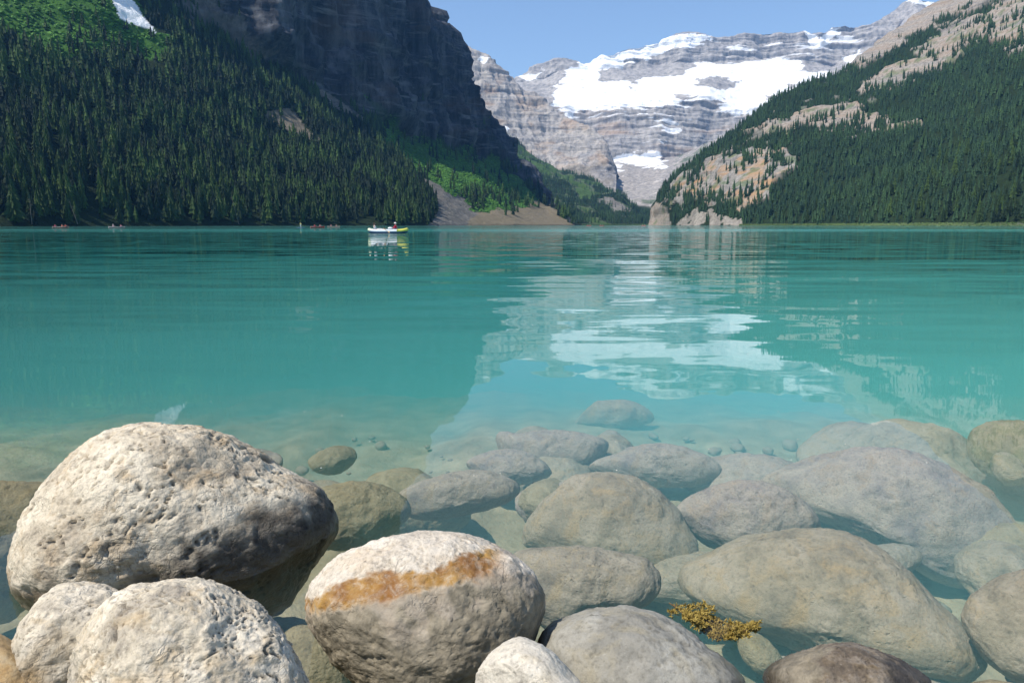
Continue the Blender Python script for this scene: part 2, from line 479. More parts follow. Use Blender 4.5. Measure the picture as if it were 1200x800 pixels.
shelf = poly_mask(wx, wy, [(645, 124), (652, 100), (664, 84), (676, 72), (700, 66), (740, 60), (790, 42), (815, 36), (830, 40), (815, 52), (770, 62), (735, 66), (730, 78), (700, 82), (704, 94), (760, 94), (800, 88), (815, 78), (850, 74), (920, 70), (942, 72), (938, 84), (975, 84), (970, 98), (945, 104), (905, 120), (885, 134), (862, 138), (838, 128), (848, 118), (800, 120), (775, 128), (740, 124), (700, 130), (664, 130)])
bands = poly_mask(wx, wy, [(702, 84), (726, 80), (780, 76), (808, 77), (806, 82), (770, 88), (745, 94), (708, 92)])
holes = np.maximum.reduce([poly_mask(wx, wy, q) for q in (
    [(815, 92), (830, 90), (866, 93), (862, 101), (840, 104), (818, 102)],
    [(788, 112), (805, 110), (820, 114), (810, 119), (795, 118)],
    [(655, 96), (667, 97), (660, 100)], [(678, 104), (686, 106), (680, 107)], [(735, 100), (744, 102), (738, 104)],
    [(920, 99), (938, 100), (930, 105), (922, 104)], [(895, 112), (910, 113), (905, 116)])])
extra = np.maximum.reduce([poly_mask(wx, wy, q) for q in (
    [(607, 93), (622, 88), (634, 82), (630, 92), (618, 96)],
    [(935, 34), (950, 40), (962, 44), (976, 32), (988, 30), (980, 44), (966, 56), (950, 54)],
    [(988, 70), (1010, 56), (1006, 66), (992, 76)],
    [(1060, 2), (1075, -4), (1102, 4), (1095, 8), (1080, 4)],
    [(714, 189), (725, 182), (770, 177), (778, 190), (766, 196), (735, 192)],
    [(770, 60), (800, 46), (830, 40), (836, 48), (806, 56)],
    [(690, 76), (712, 62), (745, 54), (800, 40), (832, 40), (828, 52), (790, 56), (760, 66), (720, 74)],
    [(655, 130), (672, 130), (668, 138), (658, 135)])])
streak = sstep(.28, .42, fbm(np.stack([P[..., 0] / 260, P[..., 1] / 260, P[..., 2] / 36], -1), 4, 75)) * (
    poly_mask(wx, wy, [(748, 170), (765, 140), (790, 120), (835, 112), (850, 130), (800, 150), (770, 178)]) + 0.9 * poly_mask(wx, wy, [(640, 140), (720, 124), (790, 118), (780, 134), (700, 144)])
    + 0.8 * poly_mask(wx, wy, [(830, 50), (950, 44), (1020, 40), (1010, 74), (940, 74), (850, 70)]))
dots = sstep(.46, .5, fbm(P / 120, 3, 76)) * poly_mask(wx, wy, [(620, 100), (700, 70), (940, 64), (980, 80), (900, 100), (700, 110)])
M['snow'] = np.clip(np.maximum(shelf * (1 - holes) * (1 - bands * (1 - dots)), np.maximum(extra, streak)), 0, 1)
M['scree'] = np.clip(sstep(-4, 8, wy - lf), 0, 1) * (1 - M['snow'])
M['rust'] = 0.55 * sstep(0.0, .35, fbm(np.stack([P[..., 0] / 500, P[..., 1] / 500, P[..., 2] / 120], -1), 3, 77)) * (py > 115) * (px > 620)
mat_glacier = terrain_mat('banded grey limestone', (0.37, 0.355, 0.345), (0.45, 0.425, 0.395), (0.27, 0.26, 0.255), strata=0.02, fine=0.035, bumpd=14, scree_col=(0.34, 0.32, 0.3), tilt=(0, 0.06, 0))
terrain_object('mountain', G, M, mat_glacier, 'snow capped mountain wall with a bright glacier at the head of the valley')

# ---- rock buttress in front of it, on the left
cols = np.linspace(500, 722, 220)
skyB = [(500, 30), (525, 46), (537, 51), (551, 55), (563, 62), (572, 65), (586, 78), (597, 90), (606, 98), (613, 106), (626, 109), (640, 119), (655, 133), (668, 141), (690, 150), (704, 160), (711, 172), (716, 188), (722, 204)]
rowsB = [
    [(500, 268, 2900), (620, 262, 2900), (722, 240, 2900)],
    [(500, 225, 3300), (640, 220, 3300), (700, 208, 3300), (722, 207, 3330)],
    [(500, 140, 3560), (600, 165, 3560), (640, 180, 3560), (690, 190, 3500), (711, 192, 3450), (722, 206, 3420)],
    [(p[0], p[1], 3900 - 380 * max(0, (p[0] - 640) / 82)) for p in skyB],
    [(p[0] - 14 if p[0] > 680 else p[0], p[1] + 16, 4250) for p in skyB],
    [(500, ('z', 200), 4700), (722, ('z', 200), 4700)],
]
G = loft(rowsB, cols, [8, 60, 80, 24, 8], smooth=1)
N = grid_normals(G); P = G.copy()
led = fbm(np.stack([P[..., 0] / 500, P[..., 1] / 500, P[..., 2] / 30], -1), 4, 81)
rib = ridged(np.stack([P[..., 0] / 130, P[..., 1] / 130, P[..., 2] / 420], -1), 5, 82) - .6
edge = 1 - 0.75 * sstep(4000, 4200, P[..., 1])
G = G + N * (edge * (led * 12 + rib * 14))[..., None]
px, py = project(G); wx, wy = warp(P * np.array([1, 1, 1.6]), px, py, 7, 1 / 120, 8)
M = {k: np.zeros(px.shape) for k in MASKS}
M['snow'] = np.maximum.reduce([poly_mask(wx, wy, q) for q in (
    [(555, 70), (566, 66), (576, 68), (566, 74)], [(534, 52), (545, 54), (540, 58)], [(536, 82), (546, 70), (544, 80)],
    [(584, 146), (592, 145), (602, 152), (598, 155), (588, 152)])])
M['rust'] = 0.5 * sstep(0.0, .4, fbm(P / 160, 3, 84)) * sstep(70, 110, py)
M['scree'] = sstep(196, 204, wy + 0.12 * (px - 640))
mat_butt = terrain_mat('weathered buttress limestone', (0.36, 0.345, 0.33), (0.46, 0.42, 0.37), (0.25, 0.24, 0.245), strata=0.03, fine=0.05, bumpd=10, scree_col=(0.32, 0.3, 0.28), tilt=(0, 0.1, 0))
terrain_object('mountain', G, M, mat_butt, 'grey and tan rock buttress with a sheer right edge left of the glacier')

# ---- valley floor with grey moraines
cols = np.linspace(560, 960, 200)
rowsM = [
    [(560, ('z', -8), 1700), (745, ('z', -8), 1835), (960, ('z', -8), 1800)],
    [(560, ('z', 2), 1720), (745, ('z', 2), 1860), (960, ('z', 2), 1830)],
    [(560, 250, 2400), (690, 245, 2400), (740, 246, 2400), (790, 242, 2300), (960, 235, 2300)],
    [(560, 228, 3300), (690, 224, 3300), (740, 226, 3300), (800, 218, 3200), (960, 190, 2900)],
    [(560, 208, 4300), (690, 206, 4300), (720, 197, 4300), (775, 197, 4300), (800, 188, 4100), (850, 160, 3900), (960, 120, 3700)],
    [(560, 204, 4800), (690, 196, 4800), (740, 178, 4800), (790, 184, 4800), (850, 160, 4400), (960, 125, 4300)],
]
G = loft(rowsM, cols, [4, 30, 50, 60, 20], smooth=3)
N = grid_normals(G); P = G.copy()
px, py = project(G)
mor = np.exp(-((px - 776 + 0.0 * py) / 12) ** 2) * sstep(225, 205, py) * sstep(188, 204, py)
G = G + N * (sstep(1, 30, G[..., 2]) * (fbm(P / 260, 4, 91) * 22 + ridged(P / 180 * np.array([1, .4, 1]), 3, 92) * 6))[..., None]
G[..., 2] += mor * 35
px, py = project(G); wx, wy = warp(P, px, py, 9, 1 / 120, 5)
M = {k: np.zeros(px.shape) for k in MASKS}
M['scree'] = np.ones(px.shape)
M['snow'] = np.maximum(poly_mask(wx, wy, [(716, 190), (730, 184), (775, 178), (782, 191), (765, 196), (740, 195)]), 0.8 * poly_mask(wx, wy, [(690, 206), (700, 198), (722, 196), (730, 202), (705, 204)]))
M['brush'] = np.clip(0.8 * sstep(.1, .35, fbm(P / 110, 3, 93)) * sstep(218, 235, wy) + 0.7 * (wx > 790) * sstep(.1, .3, fbm(P / 80, 3, 94)), 0, 1) * (1 - M['snow'])
M['scree'] -= M['snow']; M['scree'] = np.clip(M['scree'], 0, 1)
low_m = sstep(240, 248, wy); M['veg'] = low_m * (1 - M['snow'])
mat_mor = terrain_mat('grey moraine', (0.36, 0.34, 0.32), (0.42, 0.39, 0.36), (0.28, 0.27, 0.26), fine=0.05, bumpd=6, scree_col=(0.4, 0.37, 0.34), brush=(0.09, 0.14, 0.06))
terrain_object('valley_floor', G, M, mat_mor, 'pale grey moraine valley below the glacier at the far end of the lake', 'valley')
MORA = (G, M, {})

# ------------------------------------------------------------------ trees
def tree_template(tiers, pts, rnd, trunk=False, slim=1.0):
    """one spruce, height 1, star shaped drooping tiers; returns verts, tris"""
    V, T = [], []
    def tri(a, b, c): T.append((a, b, c))
    z0 = 0.06
    lean = (rnd.uniform(-.012, .012), rnd.uniform(-.012, .012))
    for k in range(tiers):
        t = k / (tiers - 1)
        zb = z0 + (0.93 - z0) * t ** 0.92
        zt = min(1.0, zb + (0.30 - 0.17 * t) * (1.35 if tiers < 8 else 0.9))
        r = 0.155 * slim * (1 - t) ** 0.8 * rnd.uniform(0.8, 1.15) + 0.012
        if k == 0: r *= 0.75
        a0 = rnd.uniform(0, 6.28)
        cx, cy = lean[0] * t, lean[1] * t
        V.append((cx, cy, zt)); c = len(V) - 1
        ring = []
        for j in range(pts * 2):
            a = a0 + math.pi * j / pts + rnd.uniform(-.12, .12)
            rr = r * (rnd.uniform(0.85, 1.25) if j % 2 == 0 else rnd.uniform(0.4, 0.62))
            zz = zb - (0.035 if j % 2 == 0 else -0.01) * rnd.uniform(.6, 1.3)
            V.append((cx + rr * math.cos(a), cy + rr * math.sin(a), zz)); ring.append(len(V) - 1)
        for j in range(pts * 2):
            tri(c, ring[j], ring[(j + 1) % (pts * 2)])
    if trunk:
        b = len(V)
        for s, (zz, rr) in enumerate(((-.05, .016), (.5, .009))):
            for j in range(5):
                V.append((rr * math.cos(j * 1.2566), rr * math.sin(j * 1.2566), zz))
        for j in range(5):
            n = (j + 1) % 5
            T += [(b + j, b + n, b + 5 + n), (b + j, b + 5 + n, b + 5 + j)]
    return np.array(V), np.array(T)


def merge(name, temps, pos, h, rot, tint, mat, wide=1.0, smooth=False, **kw):
    VV, TT, CC, HH = [], [], [], []
    base = 0
    which = RNG.integers(0, len(temps), len(pos))
    for k, (V, T) in enumerate(temps):
        sel = np.where(which == k)[0]
        if len(sel) == 0: continue
        c, s = np.cos(rot[sel]), np.sin(rot[sel])
        hh = h[sel][:, None]
        w = hh * wide * RNG.uniform(.8, 1.2, (len(sel), 1))
        X = (V[None, :, 0] * c[:, None] - V[None, :, 1] * s[:, None]) * w + pos[sel, 0:1]
        Y = (V[None, :, 0] * s[:, None] + V[None, :, 1] * c[:, None]) * w + pos[sel, 1:2]
        Z = V[None, :, 2] * hh + pos[sel, 2:3]
        VV.append(np.stack([X, Y, Z], -1).reshape(-1, 3))
        TT.append((T[None] + (base + np.arange(len(sel)) * len(V))[:, None, None]).reshape(-1, 3))
        CC.append(np.repeat(tint[sel], len(V)))
        base += len(sel) * len(V)
    me = np_mesh(name, np.concatenate(VV), np.concatenate(TT), smooth=smooth)
    attr(me, 'tint', np.concatenate(CC))
    return add(name, me, mat, **kw)


def scatter(G, dens, n, rng):
    """n points on the grid surface, weighted by area x density; returns positions"""
    c = 0.25 * (dens[:-1, :-1] + dens[1:, :-1] + dens[:-1, 1:] + dens[1:, 1:])
    A = np.linalg.norm(np.cross(G[1:, :-1] - G[:-1, :-1], G[:-1, 1:] - G[:-1, :-1]), axis=-1)
    w = (A * np.clip(c, 0, None)).ravel()
    tot = w.sum()
    idx = rng.choice(len(w), size=n, p=w / tot)
    i, j = np.unravel_index(idx, c.shape)
    u, v = rng.random(n)[:, None], rng.random(n)[:, None]
    return (G[i, j] * (1 - u) * (1 - v) + G[i + 1, j] * u * (1 - v) + G[i, j + 1] * (1 - u) * v + G[i + 1, j + 1] * u * v)


def foliage_mat(name, dark, light, use_obj=False):
    m = NT(name)
    if use_obj:
        t = m.n('ObjectInfo').outputs['Random']
    else:
        t = m.attr('tint')
    c = m.ramp(t, [(0.0, dark), (0.6, tuple((a + b) / 2 for a, b in zip(dark, light))), (1.0, light)])
    nz = m.noise(m.pos(False), 0.9, 3, .6)
    c = m.mix(m.ramp(nz, [(0.3, 0.55), (0.65, 0.0)]), c, tuple(v * 0.45 for v in dark))
    p = m.principled(c, 0.75, 0.2)
    return m.m


rnd = random.Random(5)
low_t = [tree_template(6, 4, rnd, slim=s) for s in (.8, .95, 1.05, 1.15)]
far_t = [tree_template(4, 3, rnd, slim=s) for s in (.9, 1.0, 1.15)]
hi_t = [tree_template(15, 7, rnd, True, s) for s in (.75, .85, .95, 1.0, 1.1, 1.2, .9, 1.05)]
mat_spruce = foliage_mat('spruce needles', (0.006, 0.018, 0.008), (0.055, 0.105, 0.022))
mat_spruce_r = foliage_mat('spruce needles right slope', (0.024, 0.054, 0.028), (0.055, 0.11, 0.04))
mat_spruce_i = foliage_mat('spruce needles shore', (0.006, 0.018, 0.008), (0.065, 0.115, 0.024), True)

single = []                                 # candidates for trees of their own: (apparent size, pos, height, side)


def forest(G, dens, n, hmin, hmax, side):
    pos = scatter(G, dens, n, RNG)
    h = RNG.uniform(hmin, hmax, n) * (0.8 + 0.4 * RNG.random(n) ** 2)
    pos[:, 2] -= 0.6
    return pos, h


# left forest
G, M, X = LEFT
px, py = project(G)
P = G
clump = 0.75 + 0.5 * fbm(P / 60, 3, 101)
dens = M['veg'] * (P[..., 2] > 1.0) * np.clip(clump, .15, 1.5)
dens *= np.where(X['cliff'] > 0.5, 0.25, 1.0)
dens += 0.1 * X['green'] * poly_mask(X['wx'], X['wy'], [(548, 222), (600, 228), (624, 248), (570, 252), (540, 238)]) * (1 - X['bare'])
dens += 0.03 * X['green'] + 0.16 * X['meadow'] * (1 - X['bare']) * sstep(0, 60, py) + 0.2 * M['scree'] * (px < 330) * (1 - M['snow'])
dens *= (px > -170) * (G[..., 1] < 1790)
pos_l, h_l = forest(G, dens, 13500, 15, 27, 'left')
h_l *= np.interp(pos_l[:, 2], [0, 60, 330], [1.08, 1.0, .62])
# right forest
G, M, X = RIGHT
px, py = project(G)
dens = M['veg'] * (G[..., 2] > 2.2) * np.clip(.85 + .35 * fbm(G / 70, 3, 102), .2, 1.5)
dens += (0.06 + .9 * sstep(.12, .28, fbm(G / 55, 3, 104))) * X['rock'] * (1 - X['upper']) + 0.35 * X['low'] * (py > 228) * (px < 860) * (px > 800)
dens *= 1 - inpoly(px, py, [(755, 269), (760, 240), (772, 234), (786, 242), (790, 269)])
dens *= (px < 1340) * (py > -130)
pos_r, h_r = forest(G, dens, 26000, 12, 21, 'right')
h_r *= np.interp(pos_r[:, 2], [0, 100, 400], [1.05, 1.0, .7])
# far slope and valley end
G, M, X = FARS
px, py = project(G)
dens = np.clip(M['veg'] * np.clip(.6 + .8 * fbm(G / 80, 3, 103), .05, 1.4) + .06, 0, 2) * (G[..., 2] > 2)
dens = dens * np.where(py > 238, 1.6, 1.0)
pos_f, h_f = forest(G, dens, 5200, 12, 20, 'far')
G, M, X = MORA
px, py = project(G)
dens = (sstep(240, 246, py) + .1 * M['brush']) * (G[..., 2] > 1.5)
pos_m, h_m = forest(G, dens, 1500, 10, 17, 'far')
pos_f = np.concatenate([pos_f, pos_m]); h_f = np.concatenate([h_f, h_m])


def front(pos, h, n, lo, hi):
    px, py = project(pos)
    tx, ty = project(pos + np.stack([0 * h, 0 * h, h], -1))
    ok = (px > lo) & (px < hi) & (ty > 5)
    size = np.where(ok, (py - ty), 0)
    return np.argsort(-size)[:n]


iL = front(pos_l, h_l, 190, 2, 1198)
iR = front(pos_r, h_r, 110, 2, 1198)
tint = lambda p, s: np.clip(0.45 + 0.8 * fbm(p / 45, 3, s) + RNG.normal(0, .28, len(p)), 0, 1)
protos = [np_mesh('spruce_tree', V, T, False) for V, T in hi_t]
for me in protos:
    me.materials.append(mat_spruce_i)
for pos, h, idx, lab, grp in ((pos_l, h_l, iL, 'tall narrow dark green spruce at the front of the forest on the left shore', 'spruces along the left shore'),
                              (pos_r, h_r, iR, 'narrow green spruce at the front of the forest on the right shore', 'spruces along the right shore')):
    for i in idx:
        o = add('spruce_tree', protos[random.randrange(len(protos))], None, label=lab, cat='tree', group=grp, loc=tuple(pos[i]))
        w = h[i] * random.uniform(.85, 1.1)
        o.scale = (w, w, h[i] * 1.04)
        o.rotation_euler.z = random.uniform(0, 6.28)
keepL = np.ones(len(pos_l), bool); keepL[iL] = False
keepR = np.ones(len(pos_r), bool); keepR[iR] = False
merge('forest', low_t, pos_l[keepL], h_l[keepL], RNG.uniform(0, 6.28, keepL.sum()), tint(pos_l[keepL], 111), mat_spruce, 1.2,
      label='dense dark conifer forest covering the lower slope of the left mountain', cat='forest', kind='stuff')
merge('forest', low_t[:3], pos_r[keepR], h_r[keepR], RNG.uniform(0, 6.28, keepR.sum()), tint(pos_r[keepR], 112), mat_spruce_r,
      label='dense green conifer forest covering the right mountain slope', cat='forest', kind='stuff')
merge('forest', far_t, pos_f, h_f, RNG.uniform(0, 6.28, len(pos_f)), tint(pos_f, 113), mat_spruce_r,
      label='distant conifer forest at the far end of the lake below the moraine', cat='forest', kind='stuff')

# brush on the avalanche slopes
def blob_template(rnd):
    bm = bmesh.new(); bmesh.ops.create_icosphere(bm, subdivisions=1, radius=.5)
    for v in bm.verts:
        v.co *= rnd.uniform(.65, 1.3); v.co.z = max(v.co.z * .9, -.2)
    V = np.array([v.co[:] for v in bm.verts]); T = np.array([[v.index for v in f.verts] for f in bm.faces]); bm.free()
    return V, T


blobs = [blob_template(rnd) for _ in range(5)]
mat_brush = foliage_mat('leafy brush', (0.04, 0.11, 0.018), (0.09, 0.22, 0.03))
G, M, X = LEFT
px, py = project(G)
dens = M['brush'] * (px > -150) * (px < 680) * (py > -70)
pb = scatter(G, dens, 12000, RNG)
merge('shrubbery', blobs, pb, RNG.uniform(2.0, 5.2, len(pb)), RNG.uniform(0, 6.28, len(pb)), tint(pb, 114), mat_brush, 1.2,
      label='bright green leafy brush on the open slopes below the left cliff', cat='shrubbery', kind='stuff')
G, M, X = RIGHT
px, py = project(G)
pb = scatter(G, X['grassy'] * (G[..., 2] > .3) * (px < 1300), 1800, RNG)
merge('shrubbery', blobs, pb, RNG.uniform(.7, 1.7, len(pb)), RNG.uniform(0, 6.28, len(pb)), tint(pb, 115), foliage_mat('shore willow', (0.07, 0.12, 0.035), (0.14, 0.2, 0.07)), 1.6,
      label='low light green shrubs along the waterline of the right shore', cat='shrubbery', kind='stuff')

# ------------------------------------------------------------------ lake bed and water
def bed_z(y):
    return np.interp(y, [-400, -6, 0.5, 1.2, 2.0, 3.0, 4.5, 6, 8, 12, 20, 45, 9000], [40, 1.0, .1, -.6, -.86, -.9, -.9, -1.0, -1.25, -1.9, -3.3, -9, -9.5])


ys = np.concatenate([np.linspace(-400, -6, 8, endpoint=False), np.linspace(-6, .5, 14, endpoint=False), np.linspace(.5, 6, 150, endpoint=False), np.linspace(6, 40, 40, endpoint=False), np.linspace(40, 8300, 10)])
xs = np.concatenate([np.linspace(-4300, -30, 8, endpoint=False), np.linspace(-30, -5, 12, endpoint=False), np.linspace(-5, 5, 200, endpoint=False), np.linspace(5, 30, 12, endpoint=False), np.linspace(30, 4300, 9)])
XX, YY = np.meshgrid(xs, ys)
B = np.stack([XX, YY, bed_z(YY)], -1)
nearm = sstep(30, 6, np.abs(XX)) * sstep(40, 10, YY) * sstep(-6, 0, YY)
B[..., 2] += nearm * (fbm(B * np.array([.7, .7, 0]) + 3, 4, 121) * .16 + fbm(B * np.array([4, 4, 0]), 3, 122) * .02)
m = NT('pale silt')
n = m.noise(m.pos(), 3.0, 8, .6)
c = m.ramp(n, [(0.3, (0.16, 0.14, 0.08)), (0.55, (0.3, 0.27, 0.17)), (0.75, (0.42, 0.38, 0.25))])
m.principled(c, .9, .2, m.bump(m.noise(m.pos(), 25, 6, .6), .02))
me = np_mesh('lake_bed', B.reshape(-1, 3), grid_faces(*B.shape[:2]))
add('lake_bed', me, m.m, label='pale silty lake bed under the shallow water at the near shore', cat='lake bed', kind='structure')

# water: closed body so that the glacial silt in it is a real volume
m = NT('glacial lake water')
Pw = m.pos(False)
sep = m.n('SeparateXYZ'); m.l(Pw, sep.inputs[0])
dist = sep.outputs['Y']


def slope(scale, stretch, dx, dy, detail=2, rot=0.0):
    c = m.noise(m.mapping(Pw, (stretch, 1, 1), rot=(0, 0, rot)), scale, detail, .5, .3, col=True)
    v = m.n('VectorMath', operation='SUBTRACT'); m.l(c, v.inputs[0]); v.inputs[1].default_value = (.5, .5, .5)
    w = m.n('VectorMath', operation='MULTIPLY'); m.l(v.outputs[0], w.inputs[0]); w.inputs[1].default_value = (dx, dy, 0)
    return w.outputs[0]


def vadd(a, b):
    v = m.n('VectorMath', operation='ADD'); m.l(a, v.inputs[0]); m.l(b, v.inputs[1]); return v.outputs[0]


def vscale(a, s):
    v = m.n('VectorMath', operation='SCALE'); m.l(a, v.inputs[0]); m.put(v.inputs['Scale'], s); return v.outputs[0]


near = slope(1.1, .4, .008, .02, 2, .15)
mid_w = slope(0.8, .13, .012, .075, 2, -.06)
far_w = slope(3.2, .35, .015, .05, 2, .1)
amp_mid = m.ramp(m.math('DIVIDE', dist, 60.0, True), [(0.0, .1), (0.06, .25), (0.12, 1.0), (0.3, 1.4), (1.0, 1.4)])
amp_far = m.ramp(m.math('DIVIDE', dist, 200.0, True), [(0.0, 0.04), (0.04, .12), (0.12, 1.4), (0.3, 7.0), (.48, 10.0), (.53, 26.0), (.8, 26.0), (.88, 10.0), (1.0, 10.0)])
gust = m.ramp(m.noise(m.mapping(Pw, (.012, .04, 1)), 1.0, 4, .6), [(0.35, .55), (.65, 1.3)])
str_w = slope(2.3, .26, .006, .085, 2, .04)
nv = vadd(vadd(near, vscale(vadd(mid_w, str_w), amp_mid)), vscale(far_w, m.math('MULTIPLY', amp_far, gust)))
base = m.n('CombineXYZ'); base.inputs[2].default_value = 1.0
nn = m.n('VectorMath', operation='NORMALIZE'); m.l(vadd(nv, base.outputs[0]), nn.inputs[0])
fr = m.n('Fresnel'); fr.inputs['IOR'].default_value = 1.333; m.l(nn.outputs[0], fr.inputs['Normal'])
gl = m.n('BsdfGlossy'); gl.inputs['Roughness'].default_value = 0.0; m.l(nn.outputs[0], gl.inputs['Normal'])
tr = m.n('BsdfTransparent')
mx = m.n('MixShader'); m.l(fr.outputs[0], mx.inputs[0]); m.l(tr.outputs[0], mx.inputs[1]); m.l(gl.outputs[0], mx.inputs[2])
m.l(mx.outputs[0], m.out.inputs['Surface'])
vs = m.n('VolumeScatter'); vs.inputs['Color'].default_value = (.26, .74, .74, 1); vs.inputs['Density'].default_value = .15; vs.inputs['Anisotropy'].default_value = -.25
va = m.n('VolumeAbsorption'); va.inputs['Color'].default_value = (.0, .96, .95, 1); va.inputs['Density'].default_value = .07
ad = m.n('AddShader'); m.l(vs.outputs[0], ad.inputs[0]); m.l(va.outputs[0], ad.inputs[1])
m.l(ad.outputs[0], m.out.inputs['Volume'])
bm = bmesh.new(); bmesh.ops.create_cube(bm, size=1.0)
for v in bm.verts:
    v.co = Vector((2200 * (v.co.x * 2), (2150 if v.co.y > 0 else -4.0), 0.0 if v.co.z > 0 else -10.5))
me = bpy.data.meshes.new('lake_water'); bm.to_mesh(me); bm.free()
water_mat = m.m
cl = NT('suspended glacial silt')
cs = cl.n('VolumeScatter'); cs.inputs['Color'].default_value = (.02, .83, .84, 1); cs.inputs['Density'].default_value = .5; cs.inputs['Anisotropy'].default_value = -.25
ca = cl.n('VolumeAbsorption'); ca.inputs['Color'].default_value = (.0, .96, .95, 1); ca.inputs['Density'].default_value = .38
cd_ = cl.n('AddShader'); cl.l(cs.outputs[0], cd_.inputs[0]); cl.l(ca.outputs[0], cd_.inputs[1]); cl.l(cd_.outputs[0], cl.out.inputs['Volume'])
prof = [(2.6, -1.7), (5.0, -1.0), (8.0, -.55), (13, -.2), (22, -.03), (2140, -.03)]      # top of the cloud, deeper near the shore
bm = bmesh.new()
ring = [[bm.verts.new((x, y, z)) for y, z in prof] + [bm.verts.new((x, 2140, -10.2)), bm.verts.new((x, 2.6, -10.2))] for x in (-2190, 2190)]
for k in range(8):
    bm.faces.new((ring[0][k], ring[0][(k + 1) % 8], ring[1][(k + 1) % 8], ring[1][k]))
bm.faces.new(ring[0][::-1]); bm.faces.new(ring[1])
bmesh.ops.recalc_face_normals(bm, faces=bm.faces[:])
mc = bpy.data.meshes.new('silt_haze'); bm.to_mesh(mc); bm.free()
add('silt_haze', mc, cl.m, label='milky turquoise silt suspended in the deeper lake water', cat='silt', kind='stuff')
add('lake_water', me, water_mat, label='clear turquoise lake water from the near shore to the far valley', cat='water', kind='structure')

# ------------------------------------------------------------------ boulders
def rock_mat(name, base, light, dark, patina=(0.3, 0.24, 0.16), scale=1.0, wet=True, bumpd=.02, spec=.3, silt=0.0):
    m = NT(name)
    P = m.pos()
    a = m.noise(P, 5 * scale, 10, .62, .4)
    b = m.noise(P, 22 * scale, 8, .65, .2)
    g = m.noise(P, 90 * scale, 6, .7)
    c = m.ramp(a, [(.3, dark), (.45, base), (.6, light), (.75, base)])
    c = m.mix(m.ramp(m.noise(P, 9 * scale, 6, .6, 1.0), [(.5, 0.0), (.68, .7)]), c, patina)
    c = m.mix(m.ramp(b, [(.28, .8), (.42, 0.0)]), c, tuple(v * .3 for v in dark))
    c = m.mix(m.ramp(g, [(.3, .55), (.5, 0.0)]), c, tuple(v * .35 for v in dark))
    c = m.mix(m.ramp(g, [(.58, .0), (.72, .5)]), c, tuple(min(.8, v * 1.25) for v in light))
    # fine fissures running in broken lines
    wv = m.n('VectorMath', operation='ADD'); m.l(P, wv.inputs[0]); wv2 = m.n('VectorMath', operation='SCALE'); m.l(m.noise(P, 6 * scale, 5, .6, col=True), wv2.inputs[0]); wv2.inputs['Scale'].default_value = .16 / scale; m.l(wv2.outputs[0], wv.inputs[1])
    f1 = m.ramp(m.voro(wv.outputs[0], 9 * scale, 'DISTANCE_TO_EDGE'), [(0.0, 1.0), (.03, 0.0)])
    f2 = m.ramp(m.voro(wv.outputs[0], 24 * scale, 'DISTANCE_TO_EDGE'), [(0.0, .8), (.06, 0.0)])
    fg = m.ramp(m.noise(P, 7 * scale, 4, .6), [(.5, 0.0), (.66, 1.0)])
    spk = m.ramp(m.noise(P, 60 * scale, 5, .75), [(.6, 0.0), (.68, .55)])
    c = m.mix(m.math('MULTIPLY', spk, m.ramp(a, [(.42, 0.0), (.58, 1.0)])), c, (.05, .045, .04))
    fiss = m.math('MULTIPLY', m.math('MULTIPLY', m.math('MAXIMUM', f1, f2), fg), .12 if silt else .45)
    c = m.mix(m.math('MULTIPLY', fiss, .7), c, tuple(v * .22 for v in dark))
    c = m.mix(m.math('MULTIPLY', m.attr('crack'), .75), c, tuple(v * .18 for v in dark))
    c = m.mix(m.math('MULTIPLY', m.attr('orange'), m.ramp(m.noise(P, 34 * scale, 8, .7, .6), [(.36, .55), (.5, .9), (.62, 1.0)])), c, m.mix(m.ramp(a, [(.4, 0.0), (.6, 1.0)]), (.2, .085, .018), (.37, .215, .05)))
    c = m.mix(m.math('MULTIPLY', m.attr('brick'), m.ramp(b, [(.35, .4), (.55, .9)])), c, (.27, .14, .08))
    c = m.mix(m.attr('grey'), c, m.mix(m.ramp(b, [(.3, 0.0), (.65, 1.0)]), (.10, .088, .062), (.29, .25, .18)))
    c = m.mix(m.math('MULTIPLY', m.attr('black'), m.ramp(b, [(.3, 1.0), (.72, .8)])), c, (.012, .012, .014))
    rough = .85
    if wet:                                  # darker, shinier band just above the waterline
        z = m.n('SeparateXYZ'); m.l(m.pos(False), z.inputs[0])
        zz = m.math('ADD', z.outputs['Z'], m.math('MULTIPLY', m.math('SUBTRACT', m.noise(P, 7 * scale, 6, .6), .5), .05))
        w = m.n('MapRange'); m.l(zz, w.inputs[0])
        w.inputs[1].default_value = .06; w.inputs[2].default_value = .005
        c = m.mix(m.math('MULTIPLY', w.outputs[0], .8), c, tuple(v * .3 for v in base))
        rr = m.n('MapRange'); m.l(w.outputs[0], rr.inputs[0]); rr.inputs[3].default_value = .85; rr.inputs[4].default_value = .3
        rough = rr.outputs[0]
    if silt:
        c = m.mix(m.ramp(m.noise(P, 3, 5, .6), [(.3, silt * .6), (.6, silt)]), c, (.225, .21, .16))
    h1 = m.math('ADD', m.math('MULTIPLY', b, .8), m.math('MULTIPLY', g, .35))
    pit = m.ramp(m.voro(m.mapping(wv.outputs[0], (1, 1, 1.6)), 30 * scale), [(0.05, 1.0), (.3, 0.0)])
    pit = m.math('MULTIPLY', pit, m.ramp(m.noise(P, 12 * scale, 4, .6), [(.5, 0.0), (.62, 1.0)]))
    h1 = m.math('SUBTRACT', h1, m.math('ADD', m.math('MULTIPLY', fiss, .45), m.math('MULTIPLY', pit, .35)))
    v1 = m.voro(m.mapping(P, (1, 1, 1.4)), 34 * scale, 'DISTANCE_TO_EDGE')
    h1 = m.math('ADD', h1, m.math('MULTIPLY', m.ramp(v1, [(0, 0.0), (.25, 1.0)]), .12 if not silt else .05))
